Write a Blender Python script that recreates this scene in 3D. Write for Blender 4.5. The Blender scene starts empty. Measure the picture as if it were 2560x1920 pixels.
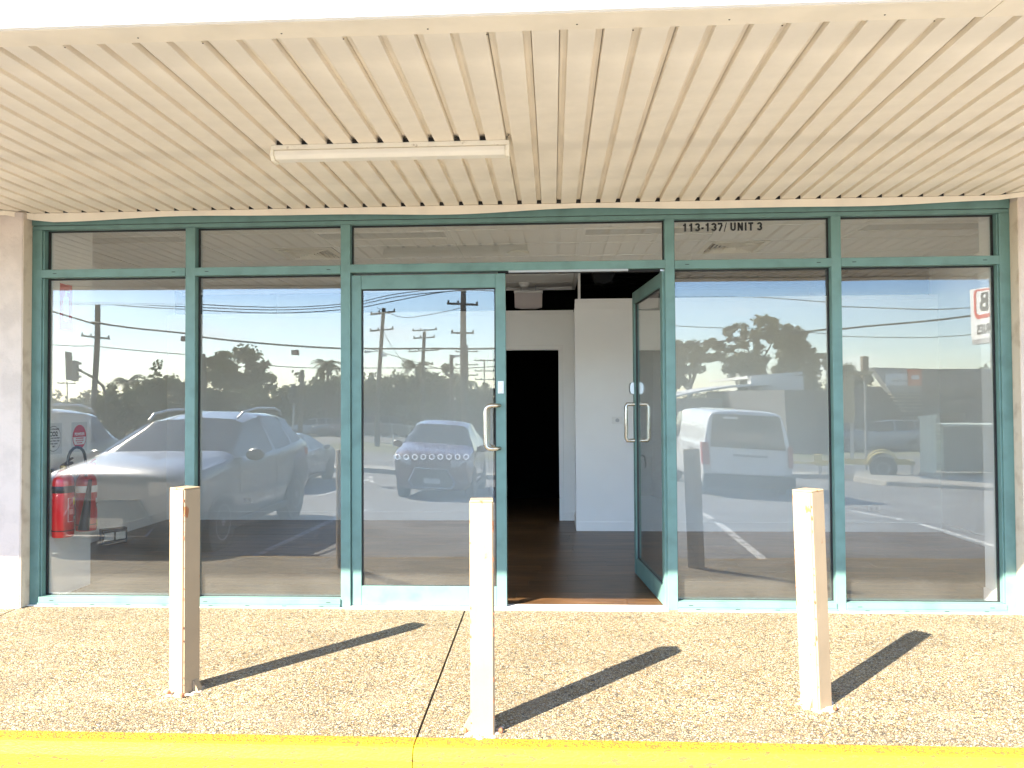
import bpy, bmesh, math, random
from mathutils import Vector, Matrix, noise as mnoise
random.seed(7)
R = math.radians
sc = bpy.context.scene
C = bpy.data.collections.new('place'); sc.collection.children.link(C)

# ------------------------------------------------------------------ camera
cam_d = bpy.data.cameras.new('camera'); cam = bpy.data.objects.new('camera', cam_d); C.objects.link(cam)
cam_d.sensor_width = 36; cam_d.lens = 27.42; cam_d.clip_end = 2000; cam_d.clip_start = .05
# rows: world x, y, z expressed in camera (right, down, forward)
M = [[0.99859273, -0.00682925, -0.05259208], [0.0527336, 0.02252697, 0.9983545], [-0.00563327, -0.99972291, 0.0228554]]
rt = Vector((M[0][0], M[1][0], M[2][0])); dn = Vector((M[0][1], M[1][1], M[2][1])); fw = Vector((M[0][2], M[1][2], M[2][2]))
up = -dn; bk = -fw
mw = Matrix(((rt.x, up.x, bk.x, 0), (rt.y, up.y, bk.y, -5.68), (rt.z, up.z, bk.z, 1.5), (0, 0, 0, 1)))
cam.matrix_world = mw
sc.camera = cam

# ------------------------------------------------------------------ sky, sun, exposure
SUN = Vector((1.06, 1.14, -1.06)).normalized()      # direction the light travels
w = bpy.data.worlds.new('World'); sc.world = w; w.use_nodes = True
nt = w.node_tree; nt.nodes.clear()
def N(nt, t, **k):
    n = nt.nodes.new(t)
    for a, b in k.items(): setattr(n, a, b)
    return n
out = N(nt, 'ShaderNodeOutputWorld'); bg = N(nt, 'ShaderNodeBackground'); sky = N(nt, 'ShaderNodeTexSky')
sky.sky_type = 'NISHITA'; sky.sun_disc = False
sky.sun_elevation = math.asin(-SUN.z); sky.sun_rotation = math.atan2(-SUN.x, -SUN.y)
sky.air_density = 1.0; sky.dust_density = .25; sky.ozone_density = 3.2
bg.inputs[1].default_value = .11
# a few low fair-weather clouds
tc = N(nt, 'ShaderNodeTexCoord'); mp = N(nt, 'ShaderNodeMapping'); mp.inputs['Scale'].default_value = (3.2, 3.2, 9)
nz = N(nt, 'ShaderNodeTexNoise'); nz.inputs['Scale'].default_value = 1.6; nz.inputs['Detail'].default_value = 9; nz.inputs['Roughness'].default_value = .55
cr = N(nt, 'ShaderNodeMapRange'); cr.inputs[1].default_value = .52; cr.inputs[2].default_value = .66
sx = N(nt, 'ShaderNodeSeparateXYZ')
b1 = N(nt, 'ShaderNodeMapRange'); b1.inputs[1].default_value = .14; b1.inputs[2].default_value = .07
mul = N(nt, 'ShaderNodeMath', operation='MULTIPLY'); mul2 = N(nt, 'ShaderNodeMath', operation='MULTIPLY'); mul2.inputs[1].default_value = .8
mx = N(nt, 'ShaderNodeMixRGB'); mx.inputs[2].default_value = (7.5, 7.6, 7.8, 1)
L = nt.links.new
L(tc.outputs['Generated'], mp.inputs[0]); L(mp.outputs[0], nz.inputs['Vector']); L(nz.outputs[0], cr.inputs[0])
L(tc.outputs['Generated'], sx.inputs[0]); L(sx.outputs[2], b1.inputs[0])
L(cr.outputs[0], mul.inputs[0]); L(b1.outputs[0], mul.inputs[1]); L(mul.outputs[0], mul2.inputs[0]); L(mul2.outputs[0], mx.inputs[0])
tn = N(nt, 'ShaderNodeMixRGB', blend_type='MULTIPLY'); tn.inputs[0].default_value = 1; tn.inputs[2].default_value = (1.0, 1.0, 1.03, 1); L(sky.outputs[0], tn.inputs[1]); L(tn.outputs[0], mx.inputs[1]); L(mx.outputs[0], bg.inputs[0]); L(bg.outputs[0], out.inputs[0])
sd = bpy.data.lights.new('sun', 'SUN'); sd.energy = 4.6; sd.angle = R(.5); sd.color = (1, .90, .74)
so = bpy.data.objects.new('sun', sd); C.objects.link(so); so.rotation_euler = SUN.to_track_quat('-Z', 'Y').to_euler(); so.location = (-20, -20, 30)
sc.view_settings.view_transform = 'Standard'; sc.view_settings.look = 'None'; sc.view_settings.gamma = 1; sc.view_settings.use_curve_mapping = False
sc.view_settings.exposure = 2.65
try:
    cy = sc.cycles; cy.max_bounces = 14; cy.diffuse_bounces = 8; cy.glossy_bounces = 5; cy.transparent_max_bounces = 16; cy.transmission_bounces = 8
    cy.sample_clamp_indirect = 6
except Exception: pass

# ------------------------------------------------------------------ materials
MATS = {}
def base_mat(name):
    m = bpy.data.materials.new(name); m.use_nodes = True
    nt = m.node_tree; b = nt.nodes['Principled BSDF']; MATS[name] = m
    return m, nt, b
def mat(name, col, rough=.6, metal=0, var=0, vscale=6, bump=0, bscale=60, col2=None, spec=.5, coat=0, lo=.42, hi=.6, stretch=(1, 1, 1), det=6):
    m, nt, b = base_mat(name)
    b.inputs['Base Color'].default_value = (*col, 1); b.inputs['Roughness'].default_value = rough; b.inputs['Metallic'].default_value = metal
    b.inputs['Specular IOR Level'].default_value = spec; b.inputs['Coat Weight'].default_value = coat
    L = nt.links.new
    if var or col2 or bump:
        t = N(nt, 'ShaderNodeTexCoord'); mp = N(nt, 'ShaderNodeMapping'); mp.inputs['Scale'].default_value = stretch
        L(t.outputs['Object'], mp.inputs[0])
    if var or col2:
        n = N(nt, 'ShaderNodeTexNoise'); n.inputs['Scale'].default_value = vscale; n.inputs['Detail'].default_value = det
        L(mp.outputs[0], n.inputs['Vector'])
        r = N(nt, 'ShaderNodeMapRange'); r.inputs[1].default_value = lo; r.inputs[2].default_value = hi; L(n.outputs[0], r.inputs[0])
        x = N(nt, 'ShaderNodeMixRGB'); x.inputs[1].default_value = (*col, 1)
        x.inputs[2].default_value = (*(col2 or [c * (1 - var) for c in col]), 1)
        L(r.outputs[0], x.inputs[0]); L(x.outputs[0], b.inputs['Base Color'])
    if bump:
        n2 = N(nt, 'ShaderNodeTexNoise'); n2.inputs['Scale'].default_value = bscale; n2.inputs['Detail'].default_value = 4
        L(mp.outputs[0], n2.inputs['Vector'])
        bp = N(nt, 'ShaderNodeBump'); bp.inputs['Strength'].default_value = bump; bp.inputs['Distance'].default_value = .01
        L(n2.outputs[0], bp.inputs['Height']); L(bp.outputs[0], b.inputs['Normal'])
    return m
teal = mat('teal_powdercoat', (.125, .235, .212), .42, var=.26, vscale=7, lo=.45, hi=.75, bump=.03, bscale=200)
tealside = teal
cream = mat('cream_soffit_paint', (.88, .80, .67), .5, var=.13, vscale=2.6, bump=.05, bscale=30)
creamtrim = mat('cream_trim_paint', (.88, .79, .64), .45, var=.08, vscale=4)
whitefascia = mat('white_fascia_paint', (.9, .89, .86), .5, var=.04)
black = mat('black_rubber', (.012, .012, .013), .6)
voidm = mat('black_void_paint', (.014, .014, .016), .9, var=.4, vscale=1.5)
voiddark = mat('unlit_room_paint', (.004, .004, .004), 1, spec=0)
render = mat('cream_render', (.66, .57, .50), .85, var=.13, vscale=5, bump=.5, bscale=45)
rendedge = mat('cream_render_edge', (.62, .53, .42), .85, col2=(.45, .36, .27), vscale=9, bump=.4, bscale=50, lo=.5, hi=.75)
inwall = mat('white_wall_paint', (.91, .895, .87), .6, var=.03, vscale=1.5)
tilem = mat('white_ceiling_tile', (.8, .775, .735), .8, var=.03, vscale=12, bump=.15, bscale=160)
gridm = mat('white_ceiling_grid', (.78, .76, .72), .5)
troffm = mat('acrylic_light_diffuser', (.5, .49, .46), .4, var=.06, vscale=40)
ventm = mat('cream_vent_plastic', (.74, .70, .6), .5)
whiteplast = mat('white_plastic', (.83, .81, .77), .4)
lightplast = mat('aged_white_diffuser', (.88, .83, .72), .28, var=.05, vscale=5)
lightbody = mat('white_enamel', (.88, .82, .68), .35, col2=(.6, .52, .4), lo=.62, hi=.72, vscale=30)
cob = mat('cobweb_grime', (.10, .085, .06), 1)
steel = mat('brushed_steel', (.62, .58, .5), .27, metal=1)
steelg = mat('grey_zinc', (.55, .56, .57), .35, metal=.9)
redp = mat('red_extinguisher_paint', (.42, .012, .014), .28, coat=.4)
blk = mat('black_plastic', (.02, .02, .021), .45)
whitelab = mat('white_label', (.82, .82, .8), .5)
yellab = mat('yellow_label', (.85, .76, .06), .5)
redlab = mat('red_label', (.6, .03, .04), .5)
inkb = mat('black_ink', (.015, .015, .015), .6)
inkw = mat('white_ink', (.85, .85, .85), .6)
frost = mat('frosted_vinyl', (.86, .88, .88), .6)
lead = mat('black_vinyl', (.012, .012, .012), .5)

# floor boards
def wood():
    m, nt, b = base_mat('dark_floorboard'); L = nt.links.new
    t = N(nt, 'ShaderNodeTexCoord'); oi = N(nt, 'ShaderNodeObjectInfo'); mp = N(nt, 'ShaderNodeMapping'); mp.inputs['Scale'].default_value = (1, 7, 1)
    g = N(nt, 'ShaderNodeNewGeometry'); ad = N(nt, 'ShaderNodeVectorMath', operation='ADD')
    L(g.outputs['Position'], ad.inputs[0]); L(oi.outputs['Random'], ad.inputs[1]); L(ad.outputs[0], mp.inputs[0])
    n = N(nt, 'ShaderNodeTexNoise'); n.inputs['Scale'].default_value = 3; n.inputs['Detail'].default_value = 8; L(mp.outputs[0], n.inputs['Vector'])
    c = N(nt, 'ShaderNodeValToRGB'); c.color_ramp.elements[0].position = .3; c.color_ramp.elements[1].position = .7
    c.color_ramp.elements[0].color = (.06, .03, .014, 1); c.color_ramp.elements[1].color = (.16, .085, .037, 1)
    L(n.outputs[0], c.inputs[0])
    hs = N(nt, 'ShaderNodeHueSaturation'); mr = N(nt, 'ShaderNodeMapRange'); mr.inputs[3].default_value = .75; mr.inputs[4].default_value = 1.3
    L(oi.outputs['Random'], mr.inputs[0]); L(mr.outputs[0], hs.inputs['Value']); L(c.outputs[0], hs.inputs['Color'])
    L(hs.outputs[0], b.inputs['Base Color']); b.inputs['Roughness'].default_value = .32; b.inputs['Specular IOR Level'].default_value = .28
    bp = N(nt, 'ShaderNodeBump'); bp.inputs['Strength'].default_value = .08; bp.inputs['Distance'].default_value = .005; L(n.outputs[0], bp.inputs['Height']); L(bp.outputs[0], b.inputs['Normal'])
    return m
woodm = wood()
# exposed aggregate paving
def aggregate():
    m, nt, b = base_mat('exposed_aggregate'); L = nt.links.new
    g = N(nt, 'ShaderNodeNewGeometry')
    # warp
    nw = N(nt, 'ShaderNodeTexNoise'); nw.inputs['Scale'].default_value = 40; L(g.outputs['Position'], nw.inputs['Vector'])
    sw = N(nt, 'ShaderNodeVectorMath', operation='SCALE'); sw.inputs['Scale'].default_value = .012; L(nw.outputs['Color'], sw.inputs[0])
    ad = N(nt, 'ShaderNodeVectorMath', operation='ADD'); L(g.outputs['Position'], ad.inputs[0]); L(sw.outputs[0], ad.inputs[1])
    mp = N(nt, 'ShaderNodeMapping'); mp.inputs['Scale'].default_value = (1, 1.25, 1); L(ad.outputs[0], mp.inputs[0])
    v = N(nt, 'ShaderNodeTexVoronoi'); v.inputs['Scale'].default_value = 78; L(mp.outputs[0], v.inputs['Vector'])
    ve = N(nt, 'ShaderNodeTexVoronoi', feature='DISTANCE_TO_EDGE'); ve.inputs['Scale'].default_value = 78; L(mp.outputs[0], ve.inputs['Vector'])
    sep = N(nt, 'ShaderNodeSeparateColor'); L(v.outputs['Color'], sep.inputs[0])
    cr = N(nt, 'ShaderNodeValToRGB'); r = cr.color_ramp; r.interpolation = 'CONSTANT'
    cols = [(0, (.66, .49, .25)), (.2, (.76, .62, .37)), (.42, (.82, .74, .54)), (.62, (.56, .36, .15)), (.72, (.70, .58, .38)), (.85, (.38, .28, .18)), (.91, (.13, .115, .09)), (.95, (.86, .8, .66))]
    r.elements[0].position = 0; r.elements[0].color = (*cols[0][1], 1); r.elements[1].position = cols[1][0]; r.elements[1].color = (*cols[1][1], 1)
    for p, c in cols[2:]:
        e = r.elements.new(p); e.color = (*c, 1)
    L(sep.outputs[0], cr.inputs[0])
    me = N(nt, 'ShaderNodeMapRange'); me.inputs[1].default_value = .03; me.inputs[2].default_value = .16; L(ve.outputs['Distance'], me.inputs[0])
    mx = N(nt, 'ShaderNodeMixRGB'); mx.inputs[1].default_value = (.13, .10, .06, 1); L(me.outputs[0], mx.inputs[0]); L(cr.outputs[0], mx.inputs[2])
    # blotches
    nb = N(nt, 'ShaderNodeTexNoise'); nb.inputs['Scale'].default_value = 1.6; nb.inputs['Detail'].default_value = 5; L(g.outputs['Position'], nb.inputs['Vector'])
    mb = N(nt, 'ShaderNodeMapRange'); mb.inputs[1].default_value = .35; mb.inputs[2].default_value = .7; mb.inputs[3].default_value = .42; mb.inputs[4].default_value = .56; L(nb.outputs[0], mb.inputs[0])
    mm = N(nt, 'ShaderNodeMixRGB', blend_type='MULTIPLY'); mm.inputs[0].default_value = 1; L(mx.outputs[0], mm.inputs[1]); L(mb.outputs[0], mm.inputs[2])
    # dark spots
    ns = N(nt, 'ShaderNodeTexNoise'); ns.inputs['Scale'].default_value = 14; ns.inputs['Detail'].default_value = 2; L(g.outputs['Position'], ns.inputs['Vector'])
    ms = N(nt, 'ShaderNodeMapRange'); ms.inputs[1].default_value = .735; ms.inputs[2].default_value = .76; L(ns.outputs[0], ms.inputs[0])
    m3 = N(nt, 'ShaderNodeMixRGB'); m3.inputs[2].default_value = (.2, .17, .14, 1); L(ms.outputs[0], m3.inputs[0]); L(mm.outputs[0], m3.inputs[1])
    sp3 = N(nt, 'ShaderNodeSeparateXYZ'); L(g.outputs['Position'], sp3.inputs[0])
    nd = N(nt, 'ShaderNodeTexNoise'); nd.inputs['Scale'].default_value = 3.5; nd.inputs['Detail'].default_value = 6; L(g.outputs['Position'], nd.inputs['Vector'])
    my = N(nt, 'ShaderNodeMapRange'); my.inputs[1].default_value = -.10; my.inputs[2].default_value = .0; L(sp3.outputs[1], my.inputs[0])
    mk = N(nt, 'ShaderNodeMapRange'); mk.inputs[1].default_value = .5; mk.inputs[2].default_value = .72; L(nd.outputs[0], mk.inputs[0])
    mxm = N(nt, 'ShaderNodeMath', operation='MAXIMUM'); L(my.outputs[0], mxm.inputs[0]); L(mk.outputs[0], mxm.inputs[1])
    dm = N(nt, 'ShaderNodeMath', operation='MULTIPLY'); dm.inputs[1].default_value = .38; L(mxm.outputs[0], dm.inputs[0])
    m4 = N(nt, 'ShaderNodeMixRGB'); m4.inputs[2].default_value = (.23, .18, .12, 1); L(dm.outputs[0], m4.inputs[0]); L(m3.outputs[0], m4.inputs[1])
    L(m4.outputs[0], b.inputs['Base Color']); b.inputs['Roughness'].default_value = .8
    hh = N(nt, 'ShaderNodeMath', operation='ADD'); L(me.outputs[0], hh.inputs[0]); L(sep.outputs[1], hh.inputs[1])
    bp = N(nt, 'ShaderNodeBump'); bp.inputs['Strength'].default_value = .75; bp.inputs['Distance'].default_value = .006; L(hh.outputs[0], bp.inputs['Height']); L(bp.outputs[0], b.inputs['Normal'])
    return m
aggm = aggregate()
def chipped(name, col, chip, scale=22, th=.64, rough=.55, bumps=.5, bscale=90, stretch=(1, 1, 1), var=.07):
    m, nt, b = base_mat(name); L = nt.links.new
    g = N(nt, 'ShaderNodeTexCoord'); mp = N(nt, 'ShaderNodeMapping'); mp.inputs['Scale'].default_value = stretch; L(g.outputs['Object'], mp.inputs[0])
    n = N(nt, 'ShaderNodeTexNoise'); n.inputs['Scale'].default_value = scale; n.inputs['Detail'].default_value = 7; n.inputs['Roughness'].default_value = .62; L(mp.outputs[0], n.inputs['Vector'])
    r = N(nt, 'ShaderNodeMapRange'); r.inputs[1].default_value = th; r.inputs[2].default_value = th + .015; L(n.outputs[0], r.inputs[0])
    nv = N(nt, 'ShaderNodeTexNoise'); nv.inputs['Scale'].default_value = 5; L(g.outputs['Object'], nv.inputs['Vector'])
    rv = N(nt, 'ShaderNodeMapRange'); rv.inputs[3].default_value = 1 - var; rv.inputs[4].default_value = 1 + var * .5; rv.inputs[1].default_value = .3; rv.inputs[2].default_value = .7; L(nv.outputs[0], rv.inputs[0])
    mu = N(nt, 'ShaderNodeMixRGB', blend_type='MULTIPLY'); mu.inputs[0].default_value = 1; mu.inputs[1].default_value = (*col, 1); L(rv.outputs[0], mu.inputs[2])
    x = N(nt, 'ShaderNodeMixRGB'); L(mu.outputs[0], x.inputs[1]); x.inputs[2].default_value = (*chip, 1); L(r.outputs[0], x.inputs[0]); L(x.outputs[0], b.inputs['Base Color'])
    n2 = N(nt, 'ShaderNodeTexNoise'); n2.inputs['Scale'].default_value = bscale; n2.inputs['Detail'].default_value = 3; L(mp.outputs[0], n2.inputs['Vector'])
    sb = N(nt, 'ShaderNodeMath', operation='SUBTRACT'); L(n2.outputs[0], sb.inputs[0]); L(r.outputs[0], sb.inputs[1])
    bp = N(nt, 'ShaderNodeBump'); bp.inputs['Strength'].default_value = bumps; bp.inputs['Distance'].default_value = .008; L(sb.outputs[0], bp.inputs['Height']); L(bp.outputs[0], b.inputs['Normal'])
    b.inputs['Roughness'].default_value = rough; b.inputs['Specular IOR Level'].default_value = .2
    return m
yellowf = chipped('yellow_kerb_paint', (.40, .335, .022), (.22, .10, .03), 38, .572, bumps=.35, stretch=(.6, 1, 1.6))
yellowt = chipped('yellow_paint_over_aggregate', (.34, .215, .022), (.28, .14, .04), 70, .56, bumps=1.0, bscale=110)
postm = chipped('cream_post_paint', (.35, .262, .165), (.30, .12, .05), 13, .645, bumps=.12, bscale=30, stretch=(1, 1, .45), rough=.42)
rustm = mat('rust', (.3, .11, .05), .85, var=.4, vscale=40)
grout = mat('mortar_patch', (.52, .41, .32), .9, var=.2, vscale=20, bump=.5, bscale=50)
asph = mat('weathered_asphalt', (.2, .195, .19), .85, var=.25, vscale=1.2, bump=.7, bscale=90)
road = mat('road_asphalt', (.12, .12, .12), .8, var=.2, vscale=.6)
concm = mat('kerb_concrete', (.36, .34, .3), .85, var=.2, vscale=3)
linem = mat('white_road_paint', (.62, .62, .6), .7, col2=(.25, .25, .24), lo=.5, hi=.62, vscale=9)
grassm = mat('dry_grass', (.10, .12, .045), .95, col2=(.17, .15, .08), vscale=.8)
earthm = mat('far_ground', (.13, .13, .09), .95, var=.3, vscale=.05)
leafA = mat('leaf_green', (.06, .08, .028), .6, col2=(.11, .13, .05), vscale=.9)
leafB = mat('leaf_olive', (.13, .14, .075), .6, col2=(.2, .2, .11), vscale=.9)
for lm in (leafA, leafB):      # thin leaves let some light through
    nt_ = lm.node_tree; pb = nt_.nodes['Principled BSDF']; trn = N(nt_, 'ShaderNodeBsdfTranslucent'); ms_ = N(nt_, 'ShaderNodeMixShader'); ms_.inputs[0].default_value = .4
    nt_.links.new(pb.inputs['Base Color'].links[0].from_socket, trn.inputs[0]); nt_.links.new(pb.outputs[0], ms_.inputs[1]); nt_.links.new(trn.outputs[0], ms_.inputs[2])
    nt_.links.new(ms_.outputs[0], nt_.nodes['Material Output'].inputs[0])
barkm = mat('bark', (.12, .095, .07), .9, var=.4, vscale=4)
barkg = mat('pale_gum_bark', (.3, .27, .22), .8, var=.3, vscale=2)
polem = mat('weathered_timber_pole', (.17, .14, .11), .9, var=.3, vscale=3)
wirem = mat('black_cable', (.02, .02, .02), .6)
carglass = mat('dark_car_glass', (.02, .022, .025), .04, spec=.9)
tyre = mat('tyre_rubber', (.022, .022, .022), .8)
alloy = mat('alloy_wheel', (.5, .5, .52), .3, metal=.8)
chrome = mat('chrome', (.8, .8, .8), .12, metal=1)
silverp = mat('silver_car_paint', (.13, .14, .165), .3, metal=.35, coat=1)
whitep = mat('white_car_paint', (.72, .72, .71), .35, coat=.8)
maroonp = mat('maroon_car_paint', (.09, .006, .015), .3, coat=1)
darkp = mat('charcoal_car_paint', (.045, .05, .06), .3, coat=1)
bluep = mat('blue_grey_car_paint', (.13, .17, .23), .3, coat=1)
lampw = mat('headlight_lens', (.55, .56, .58), .08, spec=.8)
lampr = mat('tail_light_lens', (.33, .02, .02), .12)
platem = mat('number_plate', (.7, .7, .66), .4)
trailp = mat('trailer_yellow', (.6, .47, .13), .5)
cabm = mat('pale_green_cabinet', (.60, .66, .54), .5, var=.08)
cabd = mat('dark_green_box', (.09, .11, .10), .5)
bldd = mat('dark_grey_cladding', (.09, .09, .095), .7, var=.1)
bldg = mat('grey_cladding', (.2, .2, .2), .7, var=.1)
shedw = mat('white_sheet_metal', (.68, .68, .66), .5, var=.05)
signw = mat('white_sign_face', (.86, .86, .84), .3)
signr = mat('red_sign_vinyl', (.62, .07, .03), .4)
signo = mat('orange_sign_vinyl', (.72, .13, .03), .4)
roofm = mat('grey_roof_sheet', (.3, .31, .32), .5)
brickm = mat('tan_wall', (.35, .27, .2), .85)
redled = mat('red_lens', (.5, .03, .02), .3)

def glass_mat(name, f0, tint):
    m = bpy.data.materials.new(name); m.use_nodes = True; nt = m.node_tree; nt.nodes.clear(); L = nt.links.new
    o = N(nt, 'ShaderNodeOutputMaterial'); mx = N(nt, 'ShaderNodeMixShader'); tr = N(nt, 'ShaderNodeBsdfTransparent'); gl = N(nt, 'ShaderNodeBsdfGlossy')
    tr.inputs[0].default_value = (*tint, 1); gl.inputs['Roughness'].default_value = 0; gl.inputs[0].default_value = (1, 1, 1, 1)
    lw = N(nt, 'ShaderNodeLayerWeight'); lw.inputs[0].default_value = .5
    p = N(nt, 'ShaderNodeMath', operation='POWER'); p.inputs[1].default_value = 5; L(lw.outputs['Facing'], p.inputs[0])
    ma = N(nt, 'ShaderNodeMath', operation='MULTIPLY_ADD'); ma.inputs[1].default_value = 1 - f0; ma.inputs[2].default_value = f0; L(p.outputs[0], ma.inputs[0])
    # sheet glass is never quite flat
    g = N(nt, 'ShaderNodeNewGeometry'); oi = N(nt, 'ShaderNodeObjectInfo'); ad = N(nt, 'ShaderNodeVectorMath', operation='ADD'); L(g.outputs['Position'], ad.inputs[0])
    L(oi.outputs['Random'], ad.inputs[1])
    n = N(nt, 'ShaderNodeTexNoise'); n.inputs['Scale'].default_value = .8; n.inputs['Detail'].default_value = 0; L(ad.outputs[0], n.inputs['Vector'])
    bp = N(nt, 'ShaderNodeBump'); bp.inputs['Strength'].default_value = 1; bp.inputs['Distance'].default_value = .0065; L(n.outputs[0], bp.inputs['Height']); L(bp.outputs[0], gl.inputs['Normal'])
    L(ma.outputs[0], mx.inputs[0]); L(tr.outputs[0], mx.inputs[1]); L(gl.outputs[0], mx.inputs[2]); df = N(nt, 'ShaderNodeBsdfDiffuse'); df.inputs[0].default_value = (.75, .72, .66, 1); m2 = N(nt, 'ShaderNodeMixShader')   # pale diffuse veil added to lift the dark panes to a milky haze
    nd = N(nt, 'ShaderNodeTexNoise'); nd.inputs['Scale'].default_value = 2.2; nd.inputs['Detail'].default_value = 6; L(g.outputs['Position'], nd.inputs['Vector'])
    rd = N(nt, 'ShaderNodeMapRange'); rd.inputs[1].default_value = .3; rd.inputs[2].default_value = .7; rd.inputs[3].default_value = .012; rd.inputs[4].default_value = .034; L(nd.outputs[0], rd.inputs[0])
    L(rd.outputs[0], m2.inputs[0]); L(mx.outputs[0], m2.inputs[1]); L(df.outputs[0], m2.inputs[2]); L(m2.outputs[0], o.inputs[0])
    return m
glassm = glass_mat('window_glass', .078, (.95, .965, .955))

# ------------------------------------------------------------------ mesh helpers
def link(name, me, m=None, parent=None, loc=None):
    o = bpy.data.objects.new(name, me); C.objects.link(o)
    if m is not None and not me.materials: me.materials.append(m)
    if parent: o.parent = parent
    if loc is not None: o.location = loc
    return o
def bm_box(bm, x0, x1, y0, y1, z0, z1):
    vs = [bm.verts.new(p) for p in ((x0, y0, z0), (x1, y0, z0), (x1, y1, z0), (x0, y1, z0), (x0, y0, z1), (x1, y0, z1), (x1, y1, z1), (x0, y1, z1))]
    for f in ((0, 3, 2, 1), (4, 5, 6, 7), (0, 1, 5, 4), (1, 2, 6, 5), (2, 3, 7, 6), (3, 0, 4, 7)): bm.faces.new([vs[i] for i in f])
    return vs
def bm_prism(bm, pts, axis, a, b):
    """pts polygon in the two other axes, extruded along axis from a to b"""
    def P(p, t):
        if axis == 'x': return (t, p[0], p[1])
        if axis == 'y': return (p[0], t, p[1])
        return (p[0], p[1], t)
    A = [bm.verts.new(P(p, a)) for p in pts]; B = [bm.verts.new(P(p, b)) for p in pts]; n = len(pts)
    for i in range(n): bm.faces.new((A[i], A[(i + 1) % n], B[(i + 1) % n], B[i]))
    bm.faces.new(A[::-1]); bm.faces.new(B)
def bm_tube(bm, pts, r, seg=8, r2=None, caps=True):
    pts = [Vector(p) for p in pts]; n = len(pts); rings = []
    prev = None
    for i, p in enumerate(pts):
        d = (pts[min(i + 1, n - 1)] - pts[max(i - 1, 0)]).normalized()
        if prev is None:
            a = d.cross(Vector((0, 0, 1)));
            if a.length < 1e-3: a = d.cross(Vector((1, 0, 0)))
            a.normalize()
        else:
            a = (prev - d * prev.dot(d)).normalized()
        prev = a; b = d.cross(a)
        rr = r if r2 is None else r + (r2 - r) * i / (n - 1)
        rings.append([bm.verts.new(p + (a * math.cos(t) + b * math.sin(t)) * rr) for t in [2 * math.pi * k / seg for k in range(seg)]])
    for i in range(n - 1):
        for k in range(seg): bm.faces.new((rings[i][k], rings[i][(k + 1) % seg], rings[i + 1][(k + 1) % seg], rings[i + 1][k]))
    if caps: bm.faces.new(rings[0][::-1]); bm.faces.new(rings[-1])
def bm_lathe(bm, prof, seg=20, axis='z', c=(0, 0, 0)):
    rings = []
    for r, h in prof:
        ring = []
        for k in range(seg):
            t = 2 * math.pi * k / seg; a, b = r * math.cos(t), r * math.sin(t)
            p = {'z': (a, b, h), 'x': (h, a, b), 'y': (a, h, b)}[axis]
            ring.append(bm.verts.new(Vector(p) + Vector(c)))
        rings.append(ring)
    for i in range(len(rings) - 1):
        for k in range(seg): bm.faces.new((rings[i][k], rings[i][(k + 1) % seg], rings[i + 1][(k + 1) % seg], rings[i + 1][k]))
    bm.faces.new(rings[0][::-1]); bm.faces.new(rings[-1])
def done(name, bm, m=None, parent=None, loc=None, smooth=False, bevel=0, seg=1):
    bmesh.ops.recalc_face_normals(bm, faces=bm.faces)
    if bevel: bmesh.ops.bevel(bm, geom=list(bm.edges), offset=bevel, segments=seg, affect='EDGES', clamp_overlap=True)
    me = bpy.data.meshes.new(name); bm.to_mesh(me); bm.free()
    if smooth:
        for p in me.polygons: p.use_smooth = True
        try: me.set_sharp_from_angle(angle=R(40))
        except Exception: pass
    return link(name, me, m, parent, loc)
def box(name, x0, x1, y0, y1, z0, z1, m, parent=None, bevel=0, seg=1):
    bm = bmesh.new(); bm_box(bm, x0, x1, y0, y1, z0, z1); return done(name, bm, m, parent, bevel=bevel, seg=seg)
def boxes(name, lst, m, parent=None, bevel=0):
    bm = bmesh.new()
    for b in lst: bm_box(bm, *b)
    return done(name, bm, m, parent, bevel=bevel)
def tag(o, label=None, cat=None, group=None, kind=None):
    if label: o['label'] = label
    if cat: o['category'] = cat
    if group: o['group'] = group
    if kind: o['kind'] = kind
    return o
def thing(name, label, cat, loc=(0, 0, 0), rz=0, group=None):
    o = bpy.data.objects.new(name, None); C.objects.link(o); o.location = loc; o.rotation_euler = (0, 0, rz); o.empty_display_size = .2
    return tag(o, label, cat, group)
def struct(o): o['kind'] = 'structure'; return o
def copy_tree(o, parent=None):
    c = o.copy(); C.objects.link(c)
    if parent: c.parent = parent
    for ch in o.children: copy_tree(ch, c)
    return c
DG = None
def text(name, s, size, m, parent=None, loc=(0, 0, 0), rot=(0, 0, 0), bold=0, align='LEFT', depth=.0006, sx=1):
    cu = bpy.data.curves.new(name, 'FONT'); cu.body = s; cu.size = size; cu.align_x = align; cu.extrude = depth; cu.offset = bold; cu.resolution_u = 3
    t = bpy.data.objects.new(name + '_tmp', cu); C.objects.link(t)
    dg = bpy.context.evaluated_depsgraph_get(); me = bpy.data.meshes.new_from_object(t.evaluated_get(dg)); me.name = name
    bpy.data.objects.remove(t); bpy.data.curves.remove(cu)
    me.materials.clear()
    o = link(name, me, m, parent); o.location = loc; o.rotation_euler = rot; o.scale = (sx, 1, 1)
    return o
UNIT = {}
def piece(name, x0, x1, y0, y1, z0, z1, m, parent):
    """a cheap box piece sharing one unit mesh per material"""
    k = (name, m.name)
    if k not in UNIT:
        bm = bmesh.new(); bm_box(bm, -.5, .5, -.5, .5, -.5, .5); bmesh.ops.recalc_face_normals(bm, faces=bm.faces)
        me = bpy.data.meshes.new(name); bm.to_mesh(me); bm.free(); me.materials.append(m); UNIT[k] = me
    o = bpy.data.objects.new(name, UNIT[k]); C.objects.link(o); o.parent = parent
    o.location = ((x0 + x1) / 2, (y0 + y1) / 2, (z0 + z1) / 2); o.scale = (x1 - x0, y1 - y0, z1 - z0)
    return o

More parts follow.
